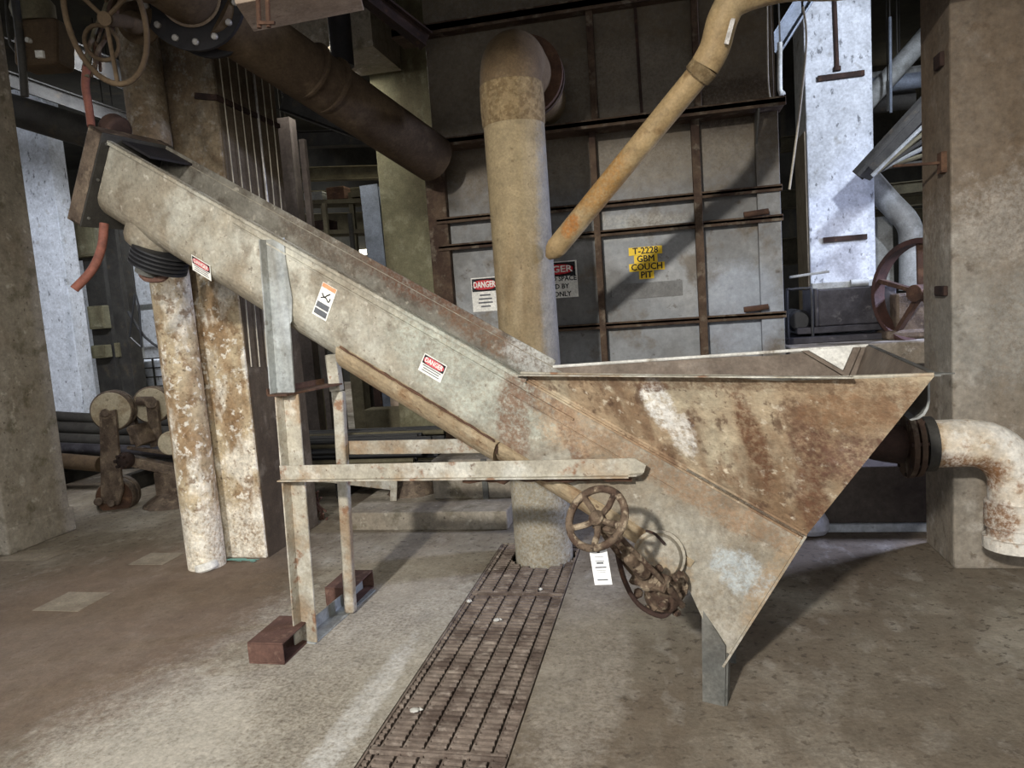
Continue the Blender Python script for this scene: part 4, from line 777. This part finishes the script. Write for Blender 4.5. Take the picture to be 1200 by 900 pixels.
p0, p1 = V3(at(284, 10, 3.0)), V3(at(420, -16, 3.15)); t = thing('overhead_duct', 'flat tan painted overhead beam at top edge beside the black flange', 'beam', p0)
MB().beam(p0, p1, .30, .085).build('body', 'tan_beam', t, bevel=.004)
for q in (p0, p1): MB().beam(q + V3((0, .1, .04)), (q[0], q[1] + .1, 5.6), .02, .02, up=(0, 1, 0)).build('hanger', 'steel_dark', t)
m = MB(); m.cyl(at(304, 33, 2.84), at(302, -10, 2.84), .010, 8).cyl(at(315, 32, 2.84), at(313, -10, 2.84), .010, 8).beam(at(303, 27, 2.83), at(322, 27, 2.83), .012, .012); m.build('hanger', 'rust', t)
# handwheel valve top left
hc = V3(at(124, 22, 3.0)); wn = _n(V3((.35, -1, -.35))); a, s, u = frame(wn)
t = thing('overhead_valve', 'overhead valve with a large tilted handwheel at top left', 'valve', hc)
ring = [hc + (s * math.cos(k * PI / 16) * .165 + u * math.sin(k * PI / 16) * .27) for k in range(32)]
m = MB(); m.tube(ring, .013, 10, closed=True)
for k in range(3):
    an = k * 2 * PI / 3 + .6; m.tube([hc, hc + (s * math.cos(an) * .16 + u * math.sin(an) * .265)], .010, 8)
m.build('handwheel', 'duct_brown', t)
m = MB(); m.cyl(hc - wn * .35, hc + wn * .02, .03, 16); m.lathe(hc - wn * .5, wn, [(0, .06), (.02, .10), (.05, .10), (.06, .06), (.16, .05), (.2, .03)], 20)
ring = [hc - wn * .16 + V3(at(105, 48, 3.16)) - V3(at(124, 22, 3.16)) + (s * math.cos(k * PI / 10) + u * math.sin(k * PI / 10)) * .075 for k in range(20)]
m.tube(ring, .010, 8, closed=True); m.build('stem', 'duct_brown', t)
t = thing('cable_bundle', 'bundle of old dusty cables twisted behind the overhead handwheel', 'cables', hc)
rb = random.Random(11)
for k in range(9):
    p = []; x0 = 105 + rb.uniform(-6, 14); 
    for j in range(5): p.append(at(x0 + j * rb.uniform(4, 9) + rb.uniform(-5, 5), 85 - j * 25 + rb.uniform(-6, 6), 3.25 + rb.uniform(-.05, .05)))
    MB().tube(p, rb.uniform(.006, .013), 7, sub=4).build('cable', ('rib', 'duct_brown', 'rust', 'steel_olive')[k % 4], t)
# orange hose down to the conveyor end
m = MB(); m.tube([at(102, 78, 3.2), at(100, 100, 3.22), at(104, 125, 3.24), at(107, 148, 3.22)], .019, 12, sub=5); tag(m.build('hose', 'red_hose', loc=at(107, 148, 3.22)), 'short red hose running up from conveyor end to overhead valve', 'hose')
m = MB(); m.tube([at(122, 262, 3.16), at(119, 290, 3.14), at(108, 316, 3.1), at(87, 339, 3.05)], .021, 14, sub=6); tag(m.build('hose', 'red_hose', loc=at(87, 339, 3.05)), 'cut red hose hanging below the conveyor upper end', 'hose')
# control box and conduit far top left
c = V3(at(53, 55, 3.9)); t = thing('junction_box', 'old green brown actuator box hanging at the top left corner', 'box', c)
m = MB(); m.obox(c, V3((.12, .03, 0)), V3((-.02, .1, 0)), V3((0.02, 0, .13))); m.build('body', 'duct_brown', t, bevel=.03, seg=3)
m = MB(); m.lathe(c + V3((-.02, -.02, .14)), (0, -.2, 1), [(0, .11), (.08, .12), (.12, .10), (.14, .02)], 20); m.build('cover', 'steel_olive', t)
MB().cyl(c + V3((0, -.1, -.0)), c + V3((0, -.13, 0)), .014, 16).build('dial', 'worn_white', t); m = MB(); m.obox(c + V3((.05, -.1, -.08)), V3((.018, .008, 0)), V3((0, .01, 0)), V3((0, 0, .02))); m.build('indicator', 'worn_white', t)
bgpipe('conduit', 'vertical grey conduit dropping at the top left corner', [(15, -20, 3.7), (24, 50, 3.7), (29, 113, 3.7)], .022, 'steel_dark', 'conduit', sub=3)
bgpipe('conduit', 'thin conduit just left of the grey one at top left', [(6, -20, 3.8), (12, 52, 3.8), (30, 62, 3.8)], .008, 'steel_dark', 'conduit', sub=3)
p0 = V3(at(-20, 118, 5.0)); tag(MB().cyl(p0, at(190, 182, 5.3), .12, 24).build('pipe', 'steel_dark', loc=p0), 'long dark pipe sloping behind the conveyor upper end', 'pipe')
p0 = V3(at(-20, 82, 6.2)); tag(MB().ibeam(p0, at(175, 150, 6.6), .12, .14).build('crossbeam', 'steel_dark', loc=p0), 'dark crossbeam with a faint glint above the long dark pipe', 'beam')
p0 = V3(at(180, 60, 4.9)); tag(MB().ibeam(at(20, 35, 6.0), at(170, 100, 6.0), .2, .22).build('girder', 'steel_dark', loc=at(20, 35, 6.0)), 'dark girder behind the overhead handwheel', 'beam')
p0 = V3(at(395, -10, 5.4)); tag(MB().cyl(at(393, -30, 5.4), at(402, 78, 5.4), .085, 20).build('pipe', 'flange_black', loc=at(402, 78, 5.4)), 'black vertical pipe meeting the brown overhead pipe from above', 'pipe')
m = MB(); m.box(-3.15, -2.35, 6.2, 6.9, at(430, 55, 6.2)[2], 4.6); tag(m.build('concrete_beam', 'concrete', loc=(-2.7, 6.2, 3.5)), 'pale concrete downstand block above the brown overhead pipe', 'beam')
p0 = V3(at(425, -10, 4.7)); tag(MB().ibeam(p0, at(500, 48, 5.0), .09, .11).build('girder', 'rust_dark', loc=p0), 'rusty slanted girder joining the upper left of the tank', 'beam')

# clutter overhead and behind, centre gap
rb = random.Random(21)
cl = [((330, 120, 8.5), (520, 190, 8.5), 'upper dark girder behind the brown overhead pipe'), ((330, 165, 9.2), (470, 160, 9.2), 'level dark girder between pillar and yellow green column'), ((340, 205, 11), (450, 202, 11), 'pale level girder between pillar and yellow green column'), ((340, 232, 11.6), (450, 230, 11.6), 'olive girder under the pale one behind the conveyor trough'), ((340, 262, 12), (450, 259, 12), 'lowest olive girder seen over the conveyor trough')]
for k, (a, b, lab) in enumerate(cl):
    p = V3(at(*a)); tag(MB().ibeam(p, at(*b), .18, .2 if k < 4 else .3).build('girder', ('steel_dark', 'steel_dark', 'steel_olive', 'steel_olive', 'steel_olive')[k], loc=p), lab, 'beam')
for k, (px, yy, w, mt, lab) in enumerate(((344, 6.6, .13, 'concrete_dark', 'pale spotted post just right of the wired pillar'), (361, 7.4, .06, 'concrete_dark', 'thin pale post second from the wired pillar'), (379, 8.5, .05, 'steel_olive', 'thin olive post third from the wired pillar'), (427, 8.8, .04, 'steel_pale', 'very thin pale post left of the blue grey steel post'), (408, 9.5, .05, 'steel_dark', 'dark thin post in middle of the centre gap'))):
    p = at(px, 230, yy); tag(MB().beam((p[0], yy, 0), (p[0], yy, 3.4 if k < 2 else 2.9), w, w, up=(0, 1, 0)).build('steel_post', mt, loc=(p[0], yy, 0)), lab, 'post')
t = thing('steel_rack', 'far olive steel storage rack seen above the conveyor trough', 'rack', at(390, 300, 10.5))
for (a, b) in (((350, 240), (440, 237)), ((350, 275), (440, 272)), ((350, 305), (440, 302))): MB().beam(at(a[0], a[1], 10.5), at(b[0], b[1], 10.5), .5, .06).build('shelf', 'steel_olive', t)
for px in (352, 385, 418, 440): MB().beam((at(px, 300, 10.4)[0], 10.4, 0), (at(px, 300, 10.4)[0], 10.4, at(px, 225, 10.4)[2]), .07, .07, up=(0, 1, 0)).build('upright', 'steel_olive', t)
for (px, py, w, h, mt, lab) in ((372, 248, .3, .14, 'steel_pale', 'pale carton on the upper shelf of far rack, left end'), (398, 246, .28, .18, 'rust', 'brown carton in the middle of the far rack upper shelf'), (424, 246, .22, .14, 'steel_olive', 'olive carton at right of the far rack upper shelf'), (380, 285, .3, .16, 'rust_dark', 'dark box on the lower shelf of the far rack')):
    c = at(px, py, 10.4); c = V3(c); c[2] = at(398, 238.5 if py < 260 else 273.5, 10.5)[2] + .035 + h / 2; m = MB().box(c[0] - w / 2, c[0] + w / 2, 10.3, 10.6, c[2] - h / 2, c[2] + h / 2); m.box(c[0] - w / 2 - .005, c[0] + w / 2 + .005, 10.295, 10.6, c[2] + h * .3, c[2] + h * .36); tag(m.build('carton', mt, loc=c, bevel=.01), lab, 'box')

# ================================================================== rods and rack under the trough
t = thing('rod_rack', 'low dark steel rack holding black rods behind the stand posts', 'rack', at(430, 560, 5.7))
zr = at(430, 540, 5.7)[2]
m = MB().beam((-3.6, 5.6, zr - .03), (-1.9, 5.6, zr - .03), .08, .06).beam((-3.6, 6.1, zr - .03), (-1.9, 6.1, zr - .03), .08, .06); m.build('rail', 'steel_dark', t)
for x in (-3.5, -2.75, -1.95): MB().box(x - .04, x + .04, 5.58, 6.15, 0, zr - .06).build('trestle', 'steel_dark', t)
rb = random.Random(31); n = 0
for row in range(5):
    for col in range(6):
        y = 5.58 + col * .1 + (row % 2) * .04; z = zr + .022 + row * .043; x0 = -3.7 + rb.uniform(-.1, .1); x1 = -1.98 + rb.uniform(-.12, .12)
        lab = 'black steel rod in the heap behind the stand posts'
        tag(MB().cyl((x0, y, z), (x1, y + rb.uniform(-.05, .05), z), .021, 10).build('rod', 'black' if (row * 6 + col) % 9 else 'steel_olive', loc=(x0, y, z)), lab, 'rod', 'black rods on the low rack')
        n += 1
for k, (px, py, yy, w, h, mt, lab) in enumerate(((418, 452, 8.4, .16, .75, 'steel_olive', 'olive upright frame leg left of several behind the trough'), (431, 455, 8.75, .08, .8, 'steel_dark', 'dark upright frame leg second behind the trough'), (442, 462, 8.3, .10, .6, 'rust_dark', 'brown upright frame leg third behind the trough'), (468, 478, 7.35, .2, .3, 'tan_beam', 'tan block end visible just under the trough'), (448, 486, 7.15, .4, .12, 'steel_olive', 'flat olive plate standing behind the black rods'), (372, 470, 8.0, .12, .4, 'yellow_pillar', 'yellowish block behind the stand seen left of the rear post'))):
    c = at(px, py, yy); tag(MB().box(c[0] - w / 2, c[0] + w / 2, yy, yy + .2, 0, c[2] + h / 2).box(c[0] - w / 2 - .03, c[0] + w / 2 + .03, yy - .02, yy + .22, 0, .04).build('machine_frame', mt, loc=(c[0], yy, 0), bevel=.01), lab, 'frame')
p0 = V3(at(360, 562, 5.15)); m = MB().angle(p0, at(462, 574, 5.0), V3((0, 0, .09)), V3((0, .08, 0)), .008).beam(at(462, 560, 5.0), at(461, 592, 5.0), .05, .012, up=(0, 1, 0))
tag(m.build('angle_iron', 'beam_paint', loc=p0), 'pale painted angle iron lying behind the stand near the floor', 'steel')
p0 = onfloor(375, 618); rb = random.Random(9)
m = MB()
for k in range(10):
    c = V3(at(372 + rb.uniform(-4, 14), 590 + rb.uniform(-24, 22), 4.95)); m.tube([c, c + V3((rb.uniform(-.05, .05), .02, rb.uniform(-.1, -.03))), c + V3((rb.uniform(-.06, .06), .03, -.16))], .008, 6, sub=3)
tag(m.build('rag_heap', 'rust_red', loc=V3((-2.5, 4.95, 0))), 'heap of dark red rags and cord behind the stand post', 'rags')
# shadowed debris mound under the trough
m = MB(); q = V3((-1.98, 5.25, .13)); m.lathe(q, (0, 0, 1), [(0, .20), (.06, .16), (.14, .09), (.2, .03)], 14); tag(m.build('debris_mound', 'greasy', loc=q), 'brown mound of dirt on the plinth behind the beams', 'debris')

# ================================================================== wheeled roller carriage left
cy = 5.35
def C_(px, py, dy=0.0): return V3(at(px, py, cy + dy))
car = thing('roller_carriage', 'greasy wheeled carriage with pale top rollers and grooved lower wheel at left', 'machine', onfloor(140, 605))
axd = _n(V3((.75, -.66, 0)))
def roller(c, r, w, name, mt):
    f = MB().lathe(c - axd * w / 2, axd, [(0, r * .82), (w * .1, r), (w * .62, r), (w * .64, r * .86), (w * .7, r * .86), (w * .72, r * .98), (w * .9, r * .98), (w, r * .8)][::1], 40).build(name, mt, car)
    MB().lathe(c + axd * (w / 2 - .004), axd, [(0, r * .82), (.012, r * .80), (.014, .06), (.05, .055), (.06, .03)], 28).build('hub', 'wheel_white', f); return f
lens = -1
def wheel(px, py, r, dy, w=.12, mt='greasy'):
    c = C_(px, py, dy); ax2 = _n(V3((.35, -.94, 0))); nm = 'roller'
    f = MB().lathe(c - ax2 * w, ax2, [(0, r * .8), (.01, r), (w * .35, r), (w * .36, r * .88), (w * .5, r * .88), (w * .51, r), (w * .9, r), (w, r * .94)], 40).build(nm, mt, car)
    MB().lathe(c - ax2 * .004, ax2, [(0, r * .93), (.012, r * .90), (.016, r * .3)], 36).build('face', 'wheel_white' if mt == 'greasy' and py < 550 else 'rust', f); return c, ax2
w1, ax2 = wheel(130, 482, .175, 0); w2, _ = wheel(177, 475, .165, .28); w3, _ = wheel(134, 583, .16, -.02, .19)
for (a, b) in ((C_(119, 490, -.06), C_(127, 580, -.1)), ):
    m = MB(); m.prism([C_(116, 484, -.08), C_(134, 480, -.08), C_(143, 575, -.08), C_(138, 592, -.08), C_(118, 590, -.08)], V3((0, .03, 0))); m.cyl(C_(123, 484, -.11), C_(123, 484, .1), .035, 16).cyl(C_(115, 588, -.13), C_(115, 588, .1), .035, 16).cyl(C_(130, 590, -.12), C_(130, 590, .1), .03, 16); m.build('arm', 'greasy', car, bevel=.006)
m = MB(); m.prism([C_(170, 468, .2), C_(183, 470, .2), C_(188, 522, .2), C_(176, 525, .2)], V3((0, .04, 0))); m.cyl(C_(177, 472, .14), C_(177, 472, .3), .05, 16); m.cyl(C_(160, 470, .12), C_(180, 470, .18), .04, 12); m.build('arm', 'greasy', car, bevel=.006)
m = MB(); m.beam(C_(140, 537, .0), C_(218, 553, .12), .10, .085); m.beam(C_(150, 524, .06), C_(218, 534, .16), .05, .03); m.build('axle_beam', 'greasy', car, bevel=.008)
m = MB(); c = C_(146, 540, -.06); m.lathe(c, V3((.1, -1, 0)), [(-.05, .07), (0, .075), (.03, .06), (.04, .03)], 10)
for k in range(6): m.cyl(c + V3((math.cos(k) * .05, -.02, math.sin(k) * .05)), c + V3((math.cos(k) * .05, -.06, math.sin(k) * .05)), .014, 6)
m.build('coupling', 'rust_dark', car)
m = MB(); m.cyl(C_(200, 519, -.02), C_(212, 519, .5), .10, 28, bev=.008); m.build('round_bar', 'wheel_white', car)
MB().beam(C_(160, 498, .1), C_(172, 520, .1), .2, .07).build('saddle', 'greasy', car, bevel=.01); MB().beam(C_(150, 470, .3), C_(160, 520, .3), .09, .05, up=(0, 1, 0)).build('strut', 'greasy', car, bevel=.01); m = MB(); m.box(*sorted((C_(175, 560)[0], C_(205, 560)[0])), cy + .05, cy + .3, 0.0, C_(190, 552, .1)[2]); m.build('bracket', 'greasy', car, bevel=.01); m = MB(); m.lathe(V3((C_(190, 590)[0], cy + .15, 0)), (0, 0, 1), [(0, .26), (.05, .2), (.12, .09)], 14); m.build('base_heap', 'greasy', car, bevel=.01)
# long shafts behind the carriage
for k, (py0, py1, yy, r, mt, lab) in enumerate(((487, 497, 6.6, .055, 'steel_dark', 'uppermost of the long dark shafts behind the carriage'), (500, 508, 6.5, .065, 'steel_dark', 'second long grey shaft behind the carriage'), (513, 521, 6.35, .06, 'steel_dark', 'third long dark shaft behind the carriage'), (524, 531, 6.2, .055, 'motor_dark', 'fourth long shaft with dull shine behind the carriage'), (538, 546, 6.0, .075, 'duct_brown', 'lowest brown shaft ending at the carriage arm'))):
    a, b = V3(at(50, py0, yy)), V3(at(225 if k < 4 else 118, py1 + (0 if k < 4 else -2), yy)); tag(MB().cyl(a, b, r, 18).build('shaft', mt, loc=a), lab, 'shaft')
p0 = V3(at(60, 560, 6.1)); m = MB().box(-7.4, -3.4, 6.4, 6.5, .12, .32); tag(m.build('support_rail', 'steel_dark', loc=(-5.4, 6.4, .12)), 'dark steel rail on the floor beneath the long shafts', 'rail')
for k, x in enumerate((-7.3, -6.2, -5.1, -4.0)):
    tag(MB().box(x - .05, x + .05, 5.9, 6.9, 0, .12).box(x - .04, x + .04, 6.75, 6.83, .10, .62).box(x - .04, x + .04, 5.95, 6.8, .10, .16).build('shaft_trestle', 'steel_dark', loc=(x, 6.4, 0)), ('leftmost', 'second', 'third', 'rightmost')[k] + ' dark trestle under the long shafts behind the carriage', 'trestle')

# ---- gap between left column and pillar
yy = 9.0
def post_at(name, px, x_w, yy, ztop, mt, lab):
    p = at(px, 420, yy); tag(MB().box(p[0] - x_w / 2, p[0] + x_w / 2, yy, yy + .25, 0, ztop).box(p[0] - x_w / 2 - .03, p[0] + x_w / 2 + .03, yy - .02, yy + .27, 0, .1).build(name, mt, loc=(p[0], yy, 0), bevel=.008), lab, 'post')
post_at('steel_post', 123, .32, 9.0, 3.6, 'steel_dark', 'broad dark post right of the bluish white column')
post_at('steel_post', 146, .20, 8.9, 3.6, 'steel_dark', 'narrow dark post left of the wire cage')
for (px, py, w, h, lab) in ((115, 372, .26, .32, 'yellow lit wall block seen between the dark posts, upper one'), (118, 412, .24, .18, 'yellow lit wall block seen between the dark posts, lower one'), (139, 410, .07, .2, 'narrow yellow lit block left of the wire cage'), (95, 280, .5, .5, 'tan block behind the bluish column near the hose')):
    c = at(px, py, 8.9); m = MB().box(c[0] - w / 2, c[0] + w / 2, 8.86, 8.98, c[2] - h / 2, c[2] + h / 2).box(c[0] - w / 2 + .02, c[0] + w / 2 - .02, 8.85, 8.87, c[2] - h / 2 + .02, c[2] + h / 2 - .02); tag(m.build('wall_block', 'yellow_pillar', loc=c, bevel=.01), lab, 'block')
c0, c1 = V3(at(150, 470, 10.5)), V3(at(197, 420, 10.5)); zt_ = at(170, 420, 10.5)[2]
t = thing('tote_tank', 'white plastic tote tank in a wire cage behind the pillar', 'container', (c0[0], 10.5, 0))
MB().box(c0[0], c0[0] + 1.1, 10.55, 11.5, .15, zt_ - .03).build('container', 'white_pillar', t, bevel=.05, seg=3)
m = MB()
for k in range(7): x = c0[0] + k * .183; m.box(x - .012, x + .012, 10.5, 10.524, .12, zt_)
for k in range(7): z = .14 + k * (zt_ - .16) / 6; m.box(c0[0], c0[0] + 1.1, 10.5, 10.52, z, z + .02)
m.build('cage', 'steel_dark', t); MB().box(c0[0], c0[0] + 1.1, 10.5, 11.5, 0, .13).build('pallet', 'steel_dark', t)
c = V3(at(150, 362, 12)); c2 = V3(at(192, 358, 12)); m = MB().beam(c, c2, .3, .09).box(c[0] + .1, c[0] + .16, 12, 12.1, 0, c[2]).box(c2[0] - .1, c2[0] - .04, 12, 12.1, 0, c2[2]); tag(m.build('guard_rail', 'steel_pale', loc=(c[0], 12, 0)), 'white level guard rail left of the pillar, behind the cage', 'rail')
a = V3(at(140, 425, 13)); m = MB().box(a[0] - 1, a[0] + 1.4, 13.0, 13.2, 0, at(150, 300, 13)[2]); m.box(a[0] - 1, a[0] + 1.4, 12.97, 13.0, 1.2, 1.26); tag(m.build('partition', 'white_pillar', loc=(a[0], 13, 0)), 'pale far partition seen in the gap left of the pillar', 'partition')
bgpipe('cable', 'bent black cable hanging before the far partition, left of pillar', [(158, 345, 8.6), (152, 395, 8.6), (166, 407, 8.6), (163, 360, 8.6), (159, 345, 8.6)], .014, 'black', 'cable', seg=8)
bgpipe('cable', 'slanting black cable reaching the pillar, over the wire cage', [(150, 365, 8.7), (170, 395, 8.7), (194, 412, 8.7)], .018, 'black', 'cable', sub=3, seg=8)

for o in list(COL.objects):
    if o.parent is None and o.get('category') in ('beam', 'brace', 'pipe', 'conduit', 'cable') and o.name in LOC:
        p = LOC[o.name]
        if p[1] > 4.9 and p[2] > 1.6 and not any(c.name.startswith('hanger') for c in o.children) and o.name.split('.')[0] not in ('steel_tank', 'vertical_pipe'):
            hang(o, p + V3((0, .02, -.02)))
